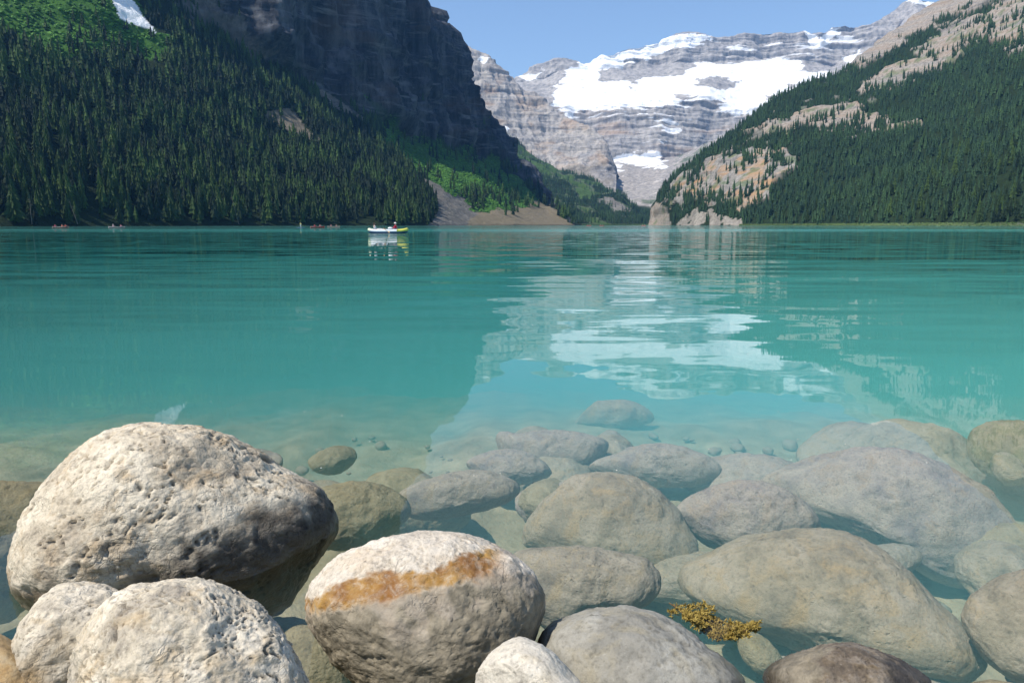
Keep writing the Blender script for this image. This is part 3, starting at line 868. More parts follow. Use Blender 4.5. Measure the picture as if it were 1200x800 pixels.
    h1 = m.math('ADD', h1, m.math('MULTIPLY', a, 1.0))
    nb = m.bump(h1, bumpd * .55, .8)
    m.principled(c, rough, spec, nb)
    return m.m


_ICO = {}


def ico(sub):
    if sub not in _ICO:
        bm = bmesh.new(); bmesh.ops.create_icosphere(bm, subdivisions=sub, radius=1.0)
        V = np.array([v.co[:] for v in bm.verts]); T = np.array([[v.index for v in f.verts] for f in bm.faces]); bm.free()
        _ICO[sub] = (V / np.linalg.norm(V, axis=1, keepdims=True), T)
    return _ICO[sub]


def boulder_top(pl, cx, cy, z):
    C, t = at_z(cx, cy, z)
    hgt = (cy - pl[:, 1].min()) * t
    r = .5 * (pl[:, 0].max() - pl[:, 0].min()) * t * .8
    el = math.atan2(1 - z, C.y)
    return z + math.hypot(hgt * math.cos(el), r * math.sin(el)) * 1.03


def boulder(poly, z, mat, label, depth=None, under=None, sub=6, rough=1.0, seed=1, cracks=1.0, facet=0.0, stains=None, flat=.85, cat='rock', group=None, center=None, name='boulder', grain=0.0):
    """a rock whose outline seen from the shore is poly (pixels), centred at height z, with a real depth"""
    pl = np.array(poly, float)
    ctr = pl.mean(0)
    for _ in range(3):                       # rounded corners
        nx_ = np.roll(pl, -1, 0)
        pl = np.stack([.75 * pl + .25 * nx_, .25 * pl + .75 * nx_], 1).reshape(-1, 2)
    pl = ctr + (pl - ctr) * 1.01
    cx, cy = center if center else (0.5 * (pl[:, 0].min() + pl[:, 0].max()), 0.5 * (pl[:, 1].min() + pl[:, 1].max()))
    if under is not None:                    # sink a drowned stone until its top lies this far below the surface
        for _ in range(3):
            z = 1 - (1 - z) * (1 + under) / (1 - boulder_top(pl, cx, cy, z))
    C, t = at_z(cx, cy, z)
    d = np.array(ray(cx, cy), float); D = d / np.linalg.norm(d)
    R = np.array([1.0, 0, 0]); R -= D * R.dot(D); R /= np.linalg.norm(R)
    U = np.cross(R, D)
    # outline -> radius as a function of angle
    loc = []
    for x, y in pl:
        q = np.array(ray(x, y), float); q = q / q.dot(D) * (np.linalg.norm(d) * t) - D * np.linalg.norm(d) * t
        loc.append((q.dot(R), q.dot(U)))
    loc = np.array(loc)
    # densify
    nxt = np.roll(loc, -1, 0)
    dense = np.concatenate([loc + (nxt - loc) * s for s in np.linspace(0, 1, 12, endpoint=False)])
    ang = np.arctan2(dense[:, 1], dense[:, 0]); rad = np.hypot(dense[:, 0], dense[:, 1])
    o = np.argsort(ang); ang, rad = ang[o], rad[o]
    bins = np.linspace(-np.pi, np.pi, 361)
    rr = np.interp(bins, np.concatenate([ang - 2 * np.pi, ang, ang + 2 * np.pi]), np.concatenate([rad] * 3))[:-1]
    k = np.exp(-np.linspace(-2, 2, 13) ** 2); k /= k.sum()
    rr = np.convolve(np.concatenate([rr[-20:], rr, rr[:20]]), k, 'same')[20:-20]
    tb = np.linspace(-np.pi, np.pi, 73)
    pd = np.concatenate([pl + (np.roll(pl, -1, 0) - pl) * q_ for q_ in (0, .33, .66)])
    pa, pr = np.arctan2(pd[:, 1] - cy, pd[:, 0] - cx), np.hypot(pd[:, 0] - cx, pd[:, 1] - cy)
    po = np.argsort(pa); pa, pr = pa[po], pr[po]
    want = np.interp(.5 * (tb[1:] + tb[:-1]), np.concatenate([pa - 2 * np.pi, pa, pa + 2 * np.pi]), np.concatenate([pr] * 3))
    size0 = rr.mean()
    for fit in range(4):                     # three coarse passes settle the outline, the last one is the rock
        sub_ = sub if fit == 3 else 4
        V, T = ico(sub_)
        phi = np.arctan2(V[:, 1], V[:, 0])
        mxy = np.hypot(V[:, 0], V[:, 1])
        rho = np.interp(phi, bins, np.append(rr, rr[0]))
        size = size0
        dep = depth if depth else size * .8
        e = flat
        s = mxy ** e
        cz = np.sign(V[:, 2]) * np.abs(V[:, 2]) ** e
        # blend radius toward the mean near the poles so the face stays smooth
        rho = size + (rho - size) * sstep(0, .55, mxy)
        L = np.stack([rho * s * np.cos(phi), rho * s * np.sin(phi), cz * dep], -1)
        Q = (L[:, :1] * R + L[:, 1:2] * U + L[:, 2:3] * D)
        nrm = Q / np.linalg.norm(Q, axis=1, keepdims=True)
        q = Q / size
        so = seed * 3.7
        big = fbm(q * 1.1 + so, 3, seed) * .07 * (1 - .8 * sstep(.75, 1, mxy))
        midn = fbm(q * 3.2 + so, 4, seed + 2, .42) * .024 + (ridged(q * np.array([4.2, 4.2, 6]) + so, 4, seed + 50) - .7) * .014
        fine = fbm(q * np.array([14, 14, 22]) + so, 3, seed + 5) * .004
        wq = q + .25 * np.stack([fbm(q * 2 + so, 3, seed + 20), fbm(q * 2 + so, 3, seed + 21), fbm(q * 2 + so, 3, seed + 22)], -1)
        cr = np.abs(perlin(wq * 2.6 + so, seed + 8)); cr2 = np.abs(perlin(wq * 5.5 + so, seed + 9))
        gate = sstep(-.2, .15, fbm(q * 1.7 + so, 2, seed + 30))
        crack = np.maximum(sstep(.035, .0, cr) * gate, .75 * sstep(.045, .0, cr2) * gate)
        pits = sstep(.42, .6, perlin(q * 13 + so, seed + 12))
        if facet:
            rf = np.random.default_rng(seed)
            for _ in range(9):
                n = rf.normal(size=3); n /= np.linalg.norm(n)
                dd = (q @ n) - rf.uniform(.62, .8)
                q = q - n * np.maximum(dd, 0)[:, None] * facet
            Q = q * size
        disp = rough * (big + midn + fine) - cracks * (.042 * crack + .010 * pits)
        if grain:
            bd = q @ np.array([.35, .8, .48])
            bed = fbm(np.stack([bd * 13, q[:, 0] * 2.5, q[:, 2] * 2.5], -1) + so, 4, seed + 44)
            disp = disp + grain * (.011 * bed * sstep(-.2, .3, fbm(q * 1.5 + so, 2, seed + 45)) + fbm(q * np.array([30, 30, 30]) + so, 3, seed + 40) * .003)
        Pw = Q + nrm * (disp * size)[:, None]
        if fit < 3:
            fx, fy = project(Pw + np.array(C))
            fa, fr = np.arctan2(fy - cy, fx - cx), np.hypot(fx - cx, fy - cy)
            got = np.zeros(72); np.maximum.at(got, np.clip(np.digitize(fa, tb) - 1, 0, 71), fr)
            k_ = np.clip(want / np.maximum(got, 1), .9, 1.12)
            k_ = sum(np.roll(k_, q_) for q_ in range(-3, 4)) / 7
            ka = .5 * (tb[1:] + tb[:-1])
            rr = rr * np.interp(-.5 * (bins[1:] + bins[:-1]), np.concatenate([ka - 2 * np.pi, ka, ka + 2 * np.pi]), np.concatenate([k_] * 3))
    me = np_mesh(name, Pw, T)
    W = Pw + np.array(C)
    ppx, ppy = project(W)
    st = stains(W, ppx, ppy, q) if stains else {}
    for nm in ('orange', 'brick', 'grey', 'black'):
        attr(me, nm, st.get(nm, np.zeros(len(V))))
    attr(me, 'crack', crack * cracks)
    return add(name, me, mat, label=label, cat=cat, group=group, loc=C)


pale = rock_mat('pale weathered limestone', (.5, .43, .32), (.66, .59, .46), (.25, .21, .16), (.42, .3, .17), 1.0, True, .026)
pale2 = rock_mat('chalky pale limestone', (.53, .465, .355), (.68, .61, .49), (.27, .235, .19), (.45, .34, .2), 1.3, True, .02)
white = rock_mat('white limestone', (.55, .5, .41), (.64, .6, .51), (.36, .33, .28), (.48, .41, .29), 1.4, True, .008)
rusty = rock_mat('banded lakeside boulder stone', (.53, .47, .38), (.62, .56, .47), (.36, .31, .25), (.5, .4, .28), 1.3, False, .014)
brownr = rock_mat('brown wet stone', (.11, .085, .06), (.27, .235, .19), (.04, .034, .028), (.17, .12, .06), 1.6, True, .014, .5)
greyr = rock_mat('grey silty stone', (.26, .25, .22), (.38, .37, .33), (.12, .12, .11), (.3, .26, .17), 1.2, True, .012, .4, silt=.35)
sub_m = rock_mat('silt covered stone', (.28, .255, .2), (.38, .35, .285), (.11, .105, .1), (.36, .29, .16), 1.3, False, .022, .1, silt=.4)
olive_m = rock_mat('algae filmed stone', (.24, .21, .12), (.32, .29, .18), (.12, .11, .06), (.28, .22, .1), 1.2, False, .02, .1, silt=.3)
orange_m = rock_mat('ochre stained stone', (.34, .24, .12), (.42, .36, .25), (.2, .14, .08), (.4, .22, .07), 1.3, True, .01)


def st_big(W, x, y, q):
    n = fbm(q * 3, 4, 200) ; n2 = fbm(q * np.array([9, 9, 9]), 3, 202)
    # dark lichen, water staining and painted shade on the flank over the waterline, right
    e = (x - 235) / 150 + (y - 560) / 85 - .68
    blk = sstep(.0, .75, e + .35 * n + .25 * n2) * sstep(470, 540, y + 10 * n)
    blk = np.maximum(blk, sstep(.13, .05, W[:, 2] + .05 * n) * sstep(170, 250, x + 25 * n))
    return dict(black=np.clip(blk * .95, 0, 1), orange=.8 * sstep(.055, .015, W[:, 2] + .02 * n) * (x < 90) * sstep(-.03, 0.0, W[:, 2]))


def st_rust(W, x, y, q):
    n = fbm(q * 4, 4, 210); n2 = fbm(q * 2.2, 3, 211)
    up = line([(360, 700), (395, 684), (430, 672), (480, 668), (530, 660), (560, 645), (585, 640), (640, 660)], x) + 7 * n
    lo = line([(360, 712), (420, 704), (470, 694), (530, 682), (560, 672), (585, 664), (640, 672)], x) + 9 * n
    n3 = fbm(q * 14, 3, 213); up = up + 5 * n3; lo = lo + 7 * n3 + 5
    orange = sstep(-3, 4, y - up) * sstep(9, -9, y - lo) * sstep(600, 570, x)
    below = sstep(-7, 6, y - lo)
    br = below * sstep(.12, .3, n2 + .2 * n) * sstep(770, 735, y)
    grey = below
    return dict(orange=orange, grey=np.clip(grey - .35 * br, 0, 1), brick=.3 * br)


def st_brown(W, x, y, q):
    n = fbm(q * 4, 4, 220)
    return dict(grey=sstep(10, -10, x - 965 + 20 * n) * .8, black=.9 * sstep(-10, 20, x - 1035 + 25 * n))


def st_fl(W, x, y, q):
    n = fbm(q * 3, 4, 230)
    return dict(orange=.7 * sstep(770, 790, y + 14 * n) * sstep(70, 40, x + 10 * n) , grey=.35 * sstep(735, 760, y + 15 * n) * (x < 100))


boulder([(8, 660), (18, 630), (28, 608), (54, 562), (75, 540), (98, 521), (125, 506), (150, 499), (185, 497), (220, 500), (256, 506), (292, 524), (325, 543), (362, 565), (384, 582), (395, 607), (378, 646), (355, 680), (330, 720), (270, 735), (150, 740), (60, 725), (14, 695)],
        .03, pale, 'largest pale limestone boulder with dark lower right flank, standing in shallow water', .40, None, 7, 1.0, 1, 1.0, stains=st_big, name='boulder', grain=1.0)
boulder([(78, 800), (84, 770), (100, 735), (120, 708), (150, 690), (190, 682), (235, 680), (280, 692), (315, 718), (345, 757), (372, 800), (380, 850), (330, 900), (230, 920), (130, 900), (85, 850)],
        .14, pale2, 'cream lumpy boulder in the near foreground in front of the largest boulder', .26, None, 7, 1.25, 2, 1.1, .3, name='boulder', grain=1.2)
boulder([(2, 790), (12, 755), (30, 722), (52, 695), (75, 682), (110, 680), (140, 690), (165, 720), (160, 780), (120, 840), (40, 850), (5, 830)],
        .07, pale2, 'smaller whitish boulder tucked against the left side of the cream foreground boulder', .2, None, 6, 1.3, 3, 1.0, .35, stains=st_fl, name='boulder', grain=1.0)
boulder([(357, 703), (368, 680), (395, 655), (430, 637), (470, 626), (510, 622), (550, 626), (580, 640), (605, 652), (628, 675), (636, 705), (630, 735), (616, 768), (590, 800), (540, 830), (480, 836), (425, 812), (388, 772), (364, 735)],
        .03, rusty, 'rounded boulder with white top and rusty orange band above grey brown face', .26, None, 7, .8, 4, .5, stains=st_rust, name='boulder', grain=1.6, flat=.8)
boulder([(556, 800), (562, 782), (578, 762), (600, 747), (612, 745), (640, 757), (662, 778), (684, 805), (680, 850), (620, 870), (565, 845)],
        .11, white, 'small white angular rock at the bottom edge beside the rusty banded boulder', .13, None, 6, .7, 5, .4, .7, name='rock', grain=.8)
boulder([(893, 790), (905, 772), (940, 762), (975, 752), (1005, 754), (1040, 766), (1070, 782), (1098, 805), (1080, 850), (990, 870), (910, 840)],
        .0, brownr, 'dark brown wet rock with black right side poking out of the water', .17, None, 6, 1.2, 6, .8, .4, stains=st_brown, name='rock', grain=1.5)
boulder([(628, 755), (645, 730), (680, 715), (720, 709), (765, 715), (810, 740), (850, 772), (878, 805), (860, 860), (760, 890), (660, 860), (630, 800)],
        -.09, greyr, 'grey rock just breaking the surface right of the small white rock', .25, None, 6, .9, 7, .7, name='rock', grain=1.2)
boulder([(-25, 760), (-5, 738), (14, 748), (40, 772), (72, 795), (95, 850), (30, 880), (-40, 860)],
        .02, orange_m, 'ochre brown rock in the bottom left corner under the whitish boulder', .16, None, 5, 1.0, 8, .6, name='rock')
sub_p = rock_mat('purplish silt covered stone', (.30, .27, .24), (.4, .36, .3), (.15, .13, .15), (.33, .25, .16), 1.1, False, .026, .1, silt=.3)
sub_y = rock_mat('buff silt covered stone', (.28, .25, .175), (.36, .325, .25), (.14, .125, .09), (.38, .28, .13), .9, False, .024, .1, silt=.35)
SUBS = [
    ([(465, 577), (490, 565), (530, 552), (572, 549), (600, 560), (613, 578), (592, 592), (545, 604), (495, 613), (470, 602)], -.30, 'pale submerged stone just behind the rusty banded boulder, with a pointed left end', sub_m),
    ([(610, 605), (626, 580), (655, 562), (690, 554), (725, 553), (760, 565), (790, 592), (815, 630), (822, 660), (790, 684), (710, 684), (645, 655), (615, 628)], -.24, 'rounded dome shaped submerged stone near the middle of the shallows', sub_m),
    ([(788, 592), (830, 570), (872, 560), (912, 568), (948, 590), (968, 616), (930, 640), (870, 652), (825, 640), (800, 615)], -.26, 'medium submerged stone between the dome shaped stone and the largest sunken slab', sub_m),
    ([(883, 552), (920, 532), (980, 520), (1050, 524), (1110, 543), (1162, 575), (1196, 615), (1212, 660), (1170, 694), (1110, 690), (1050, 650), (960, 612), (900, 584)], -.20, 'wide flat submerged slab farther out at the right, with purple grey patches', sub_m),
    ([(796, 682), (818, 652), (868, 628), (938, 618), (1000, 624), (1050, 655), (1100, 706), (1152, 755), (1158, 785), (1125, 806), (1060, 804), (985, 775), (905, 752), (832, 722), (802, 704)], -.13, 'largest submerged boulder with a slanting ridge, behind the dark brown wet rock', sub_m),
    ([(588, 648), (640, 639), (700, 640), (758, 655), (796, 685), (790, 708), (740, 716), (690, 724), (652, 744), (618, 722)], -.17, 'low submerged stone in the shadow right of the rusty banded boulder', sub_m),
    ([(1120, 718), (1150, 686), (1200, 662), (1262, 660), (1310, 720), (1280, 805), (1200, 806), (1150, 772)], -.1, 'submerged stone cut by the right edge of the photo', sub_m),
    ([(-140, 610), (-60, 572), (0, 563), (60, 558), (120, 580), (110, 650), (60, 694), (20, 722), (-60, 742), (-140, 690)], -.1, 'flat brown submerged stone behind the left side of the largest boulder', olive_m),
    ([(350, 585), (395, 563), (450, 565), (487, 592), (472, 617), (425, 645), (370, 645)], -.27, 'olive submerged stone just right of the largest boulder', olive_m),
    ([(558, 522), (600, 505), (680, 503), (727, 523), (702, 550), (640, 562), (580, 546)], -.5, 'faint submerged stone beyond the dome shaped stone, slightly left', sub_m),
    ([(688, 547), (740, 520), (800, 519), (852, 545), (832, 570), (760, 572), (700, 562)], -.5, 'faint submerged stone directly beyond the dome shaped stone', sub_m),
    ([(645, 492), (690, 469), (750, 468), (784, 485), (742, 506), (680, 507)], -.75, 'barely visible deep stone, the farthest out in the middle of the shallows', sub_m),
    ([(328, 738), (370, 728), (402, 768), (424, 812), (360, 835), (326, 792)], -.2, 'sandy sunken stone between the cream boulder and the rusty banded boulder', olive_m),
    ([(1130, 502), (1180, 488), (1262, 508), (1270, 560), (1190, 574), (1130, 542)], -.35, 'olive sunken stone at the right edge beyond the wide flat slab', olive_m),
    ([(1105, 812), (1150, 794), (1200, 800), (1230, 850), (1150, 870)], -.1, 'dark sunken stone at the bottom right corner', olive_m),
]
for i, (pl, z, lab, mt) in enumerate(SUBS):
    U_ = .05 + max(0, -z - .1) * 1.1
    if mt is sub_m: mt = (sub_m, sub_y, sub_p, sub_p, sub_y, sub_m, sub_y)[i % 7]
    boulder(pl, z, mt, lab, None, U_, 6, 1.0, 20 + i, .6, (.15, .4, .25, .45)[i % 4], name='submerged_stone', cat='stone', group='stones under the clear water', grain=.6)

# more stones on the bed, fading out into the murk
stone_meshes = [o.data for o in COL.objects if o.name.startswith('submerged_stone')]
rs = random.Random(21)
for k in range(40):                          # in the gaps between the big ones
    y = rs.uniform(1.35, 4.6); x = rs.uniform(-.5, .85) * (y + .4)
    me_ = stone_meshes[rs.randrange(len(stone_meshes))]
    o = add('submerged_stone', me_, None, label='half hidden stone in the dark gaps between the larger submerged stones', cat='stone', group='stones filling the gaps under water')
    sz = rs.uniform(.55, .95)
    o.scale = (sz, sz, sz * .8); o.rotation_euler = (rs.uniform(-.2, .2), rs.uniform(-.2, .2), rs.uniform(0, 6.28))
    top = max(v.co.z for v in me_.vertices) * sz * .8
    o.location = (x, y, -.5 - top)
for k in range(22):
    y = rs.uniform(3.4, 6.2); x = rs.uniform(.02, .75) * (y + .6)
    me_ = stone_meshes[rs.randrange(len(stone_meshes) - 8)]
    o = add('submerged_stone', me_, None, label='dim rounded stone on the lake bed beyond the clear shallows', cat='stone', group='dim stones fading into the turquoise water')
    sz = rs.uniform(.7, 1.5)
    o.scale = (sz, sz, sz * .8); o.rotation_euler.z = rs.uniform(0, 6.28)
    top = max(v.co.z for v in me_.vertices) * sz * .8
    o.location = (x, y, min(float(bed_z(y)) + .04, -.24 - .03 * y - top))

# small stones filling the gaps on the bed
st_t = []
for k in range(5):
    V, T = ico(3)
    V = V * (1 + .18 * fbm(V * 1.4 + k * 5, 2, 300 + k))[:, None] * np.array([1, .8, .55])
    st_t.append((V, T))
npb = 220
bx = RNG.uniform(-3.2, 3.6, npb); by = RNG.uniform(1.1, 6.5, npb)
bp = np.stack([bx, by, bed_z(by) + .01], -1)
merge('pebbles', st_t, bp, RNG.uniform(.02, .08, npb) * RNG.uniform(.5, 1.3, npb), RNG.uniform(0, 6.28, npb), RNG.random(npb),
      plain('pebble stone', (.26, .24, .18), .8, .2, 6.0, .8), smooth=True, label='loose pebbles on the lake bed between the submerged stones', cat='pebbles', kind='stuff')

# ------------------------------------------------------------------ conifer sprig floating by the sunken boulder
def sprig():
    root = add('conifer_sprig', None, label='yellow brown conifer sprig floating in front of the largest submerged boulder', cat='branch', loc=at_z(832, 724, .012)[0])
    r = random.Random(9)
    stems = bmesh.new(); need = bmesh.new()
    def tube(a, b, ra, rb):
        d = (b - a).normalized(); s = d.orthogonal().normalized(); t = d.cross(s)
        va = [stems.verts.new(a + (s * math.cos(k * 1.256) + t * math.sin(k * 1.256)) * ra) for k in range(5)]
        vb = [stems.verts.new(b + (s * math.cos(k * 1.256) + t * math.sin(k * 1.256)) * rb) for k in range(5)]
        for k in range(5):
            stems.faces.new((va[k], va[(k + 1) % 5], vb[(k + 1) % 5], vb[k]))
    def leaf(p, d, l, w):
        s = d.cross(Vector((r.uniform(-1, 1), r.uniform(-1, 1), r.uniform(-1, 1)))).normalized() * w
        n = d.cross(s).normalized() * w * .4
        v = [need.verts.new(q) for q in (p - s * .4, p + d * l * .5 - s + n, p + d * l, p + d * l * .5 + s + n, p + s * .4)]
        need.faces.new(v)
    def grow(p, d, length, lev):
        n = max(3, int(length / .007))
        rad = .0016 * (.6 ** lev) + .0004
        for k in range(n):
            d = (d + Vector((r.uniform(-.22, .22), r.uniform(-.22, .22), r.uniform(-.1, .1)))).normalized()
            q = p + d * length / n
            if q.z > .02: d.z -= .3
            if q.z < -.03: d.z += .3
            tube(p, q, rad * (1 - .6 * k / n), rad * (1 - .6 * (k + 1) / n))
            if lev >= 1:
                for _ in range(5):
                    ld = (d * r.uniform(.2, 1) + Vector((r.uniform(-1, 1), r.uniform(-1, 1), r.uniform(-.5, .9)))).normalized()
                    leaf(p.lerp(q, r.random()), ld, r.uniform(.006, .013), r.uniform(.0012, .0022))
            if lev < 2 and k > 0:
                for sgn in (-1, 1):
                    if r.random() < (.85 if lev == 0 else .4):
                        sd = (d + Vector((-d.y, d.x, 0)) * sgn * r.uniform(.6, 1.2) + Vector((0, 0, r.uniform(-.2, .25)))).normalized()
                        grow(q, sd, length * r.uniform(.2, .36) * (1.1 - .5 * k / n), lev + 1)
            p = q
    a = at_z(784, 706, .012)[0] - root.location; b = at_z(878, 752, .0)[0] - root.location
    grow(a, (b - a).normalized(), (b - a).length * .95, 0)
    ms = bpy.data.meshes.new('stem'); stems.to_mesh(ms); stems.free()
    mn = bpy.data.meshes.new('needles'); need.to_mesh(mn); need.free()
    add('stem', ms, plain('dead twig', (.12, .08, .04), .8, .2), root)
    add('needles', mn, plain('dying yellow needles', (.34, .25, .06), .7, .25, 60, .9), root)


sprig()

# specks floating on the water
V, T = ico(1)
npk = 60
sx, sy = RNG.uniform(0, 1200, npk), 300 + 260 * RNG.random(npk) ** .7
sp = np.array([at_z(a, b, .001)[0][:] for a, b in zip(sx, sy)])
spk = np.concatenate([V[None] * np.array([1, .8, .25])])[0]
merge('floating_debris', [(spk, T)], sp, (RNG.uniform(.0015, .004, npk)) * np.maximum(1, sp[:, 1] / 4), RNG.uniform(0, 6, npk), RNG.random(npk),
      plain('pale fluff', (.7, .7, .66), .8, .2), label='tiny pale specks drifting on the lake surface', cat='debris', kind='stuff')

# ------------------------------------------------------------------ boats and people
def skin(verts, edges, radii, levels=1):
    me = bpy.data.meshes.new('tmp'); me.from_pydata(verts, edges, [])
    o = bpy.data.objects.new('tmp', me); COL.objects.link(o)
    md = o.modifiers.new('s', 'SKIN'); md.use_smooth_shade = True
    sb = o.modifiers.new('u', 'SUBSURF'); sb.levels = levels; sb.render_levels = levels
    for k, r in enumerate(radii):
        sv = me.skin_vertices[0].data[k]; sv.radius = (r, r); sv.use_root = (k == 0)
    dg = bpy.context.evaluated_depsgraph_get()
    new = bpy.data.meshes.new_from_object(o.evaluated_get(dg))
    bpy.data.objects.remove(o); bpy.data.meshes.remove(me)
    return new


def joints(pose):
    """x forward, z up, seat/feet at z = 0"""
    if pose == 'seated':
        pel, ch, nk, hd = (0, 0, .1), (.02, 0, .42), (.03, 0, .58), (.06, 0, .73)
        sh, el, ha = (.03, .19, .52), (.16, .25, .3), (.38, .17, .26)
        hp, kn, an, ft = (.02, .1, .09), (.42, .13, .24), (.62, .12, -.08), (.76, .12, -.1)
    elif pose == 'paddling':
        pel, ch, nk, hd = (0, 0, .1), (.08, 0, .42), (.11, 0, .57), (.16, 0, .71)
        sh, el, ha = (.11, .19, .5), (.3, .25, .36), (.5, .14, .4)
        hp, kn, an, ft = (.02, .1, .09), (.4, .13, .22), (.6, .12, -.06), (.74, .12, -.08)
    elif pose == 'reclining':
        pel, ch, nk, hd = (0, 0, .1), (-.14, 0, .4), (-.17, 0, .55), (-.15, 0, .71)
        sh, el, ha = (-.15, .19, .5), (-.1, .27, .24), (.14, .22, .14)
        hp, kn, an, ft = (.02, .1, .09), (.46, .12, .2), (.9, .12, .1), (.98, .12, .22)
    else:                                    # standing
        pel, ch, nk, hd = (0, 0, .92), (.02, 0, 1.28), (.03, 0, 1.46), (.06, 0, 1.62)
        sh, el, ha = (.02, .2, 1.4), (.14, .26, 1.14), (.36, .12, 1.08)
        hp, kn, an, ft = (0, .1, .88), (.04, .13, .48), (0, .14, .07), (.16, .16, .03)
    return pel, ch, nk, hd, sh, el, ha, hp, kn, an, ft


def mir(p): return (p[0], -p[1], p[2])


M_SKIN = plain('skin', (.5, .32, .24), .6, .3)
M_HAIR = plain('dark hair', (.05, .03, .02), .6, .3)


def person(pose, loc, rz, top_col, leg_col, label, hat=None, group=None, scale=1.0):
    pel, ch, nk, hd, sh, el, ha, hp, kn, an, ft = joints(pose)
    root = add('person', None, label=label, cat='person', group=group, loc=loc)
    root.rotation_euler.z = rz; root.scale = (scale,) * 3
    top = (hd[0] + .02, 0, hd[2] + .1)
    nose = (hd[0] + .115, 0, hd[2] - .005)
    def hand(s):
        k = 1 if s > 0 else -1
        h = ha if s > 0 else mir(ha)
        return [(h[0] + .07, h[1] - k * .025, h[2] - .01), (h[0] + .085, h[1], h[2] - .012), (h[0] + .075, h[1] + k * .022, h[2] - .015), (h[0] + .03, h[1] - k * .05, h[2] + .01)]
    V = [pel, ch, nk, hd, top, nose, sh, el, ha, mir(sh), mir(el), mir(ha), hp, kn, an, ft, mir(hp), mir(kn), mir(an), mir(ft)]
    E = [(0, 1), (1, 2), (2, 3), (3, 4), (3, 5), (1, 6), (6, 7), (7, 8), (1, 9), (9, 10), (10, 11), (0, 12), (12, 13), (13, 14), (14, 15), (0, 16), (16, 17), (17, 18), (18, 19)]
    Rr = [.13, .14, .055, .095, .07, .018, .06, .045, .035, .06, .045, .035, .09, .062, .042, .035, .09, .062, .042, .035]
    for s in (1, -1):
        hi = 8 if s > 0 else 11
        for f in hand(s):
            V.append(f); E.append((hi, len(V) - 1)); Rr.append(.011)
    b = add('body', skin(V, E, Rr), M_SKIN, root)
    g = 1.16
    Vs = [ch, pel, (nk[0], 0, nk[2] - .05), sh, el, tuple(np.array(el) * .3 + np.array(ha) * .7), mir(sh), mir(el), mir(tuple(np.array(el) * .3 + np.array(ha) * .7))]
    add('shirt', skin(Vs, [(0, 1), (0, 2), (0, 3), (3, 4), (4, 5), (0, 6), (6, 7), (7, 8)], [.165, .155, .085, .085, .065, .055, .085, .065, .055]), plain('shirt cloth', top_col, .8, .2), root)
    Vt = [pel, hp, kn, an, mir(hp), mir(kn), mir(an)]
    add('trousers', skin(Vt, [(0, 1), (1, 2), (2, 3), (0, 4), (4, 5), (5, 6)], [.15, .11, .078, .06, .11, .078, .06]), plain('trouser cloth', leg_col, .8, .2), root)
    bm = bmesh.new(); bmesh.ops.create_uvsphere(bm, u_segments=14, v_segments=8, radius=.118)
    for v in bm.verts:
        v.co.z = max(v.co.z * 1.05, -.03 if v.co.x > 0 else -.08)
        if v.co.x > .02 and v.co.z < .04: v.co.x *= .6
    if hat:                                  # brim
        bmesh.ops.create_cone(bm, cap_ends=True, segments=16, radius1=.19, radius2=.13, depth=.03, matrix=Matrix.Translation((0, 0, .02)))
    bmesh.ops.translate(bm, verts=bm.verts, vec=(hd[0], 0, hd[2] + .035))
    me = bpy.data.meshes.new('hat'); bm.to_mesh(me); bm.free()
    for p in me.polygons: p.use_smooth = True
    add('hat' if hat else 'hair', me, plain('hat cloth', hat, .8, .2) if hat else M_HAIR, root)
    return root


def tube_ring(path, r, closed=True, seg=10, flat=1.0):
    bm = bmesh.new(); rings = []
    n = len(path)
    for k in range(n):
        a = Vector(path[k - 1]) if (closed or k > 0) else Vector(path[k])
        b = Vector(path[(k + 1) % n]) if (closed or k < n - 1) else Vector(path[k])
        d = (b - a).normalized(); s = d.cross(Vector((0, 0, 1))).normalized(); u = s.cross(d)
        rr = r[k] if hasattr(r, '__len__') else r
        rings.append([bm.verts.new(Vector(path[k]) + (s * math.cos(6.2832 * j / seg) + u * math.sin(6.2832 * j / seg) * flat) * rr) for j in range(seg)])
    m = n if closed else n - 1
    for k in range(m):
        for j in range(seg):
            bm.faces.new((rings[k][j], rings[(k + 1) % n][j], rings[(k + 1) % n][(j + 1) % seg], rings[k][(j + 1) % seg]))
    if not closed:
        bm.faces.new(rings[0][::-1]); bm.faces.new(rings[-1])
    me = bpy.data.meshes.new('tube'); bm.normal_update(); bm.to_mesh(me); bm.free()
    for p in me.polygons: p.use_smooth = True
    return me


def oar(name, a, b, mat, parent=None, **kw):
    bm = bmesh.new()
    A, B = Vector(a), Vector(b)
    d = (B - A).normalized(); s = d.orthogonal().normalized(); t = d.cross(s)
    stations = [(0, .02, .02), (.75, .018, .018), (.8, .07, .012), (.95, .09, .01), (1, .06, .008)]
    rings = []
    for f, w, h in stations:
        c = A.lerp(B, f)
        rings.append([bm.verts.new(c + s * w * math.cos(k * math.pi / 4) + t * h * math.sin(k * math.pi / 4)) for k in range(8)])
    for i in range(len(rings) - 1):
        for k in range(8):
            bm.faces.new((rings[i][k], rings[i][(k + 1) % 8], rings[i + 1][(k + 1) % 8], rings[i + 1][k]))
    bm.faces.new(rings[0][::-1]); bm.faces.new(rings[-1])
    me = bpy.data.meshes.new(name); bm.to_mesh(me); bm.free()
    return add(name, me, mat, parent, **kw)


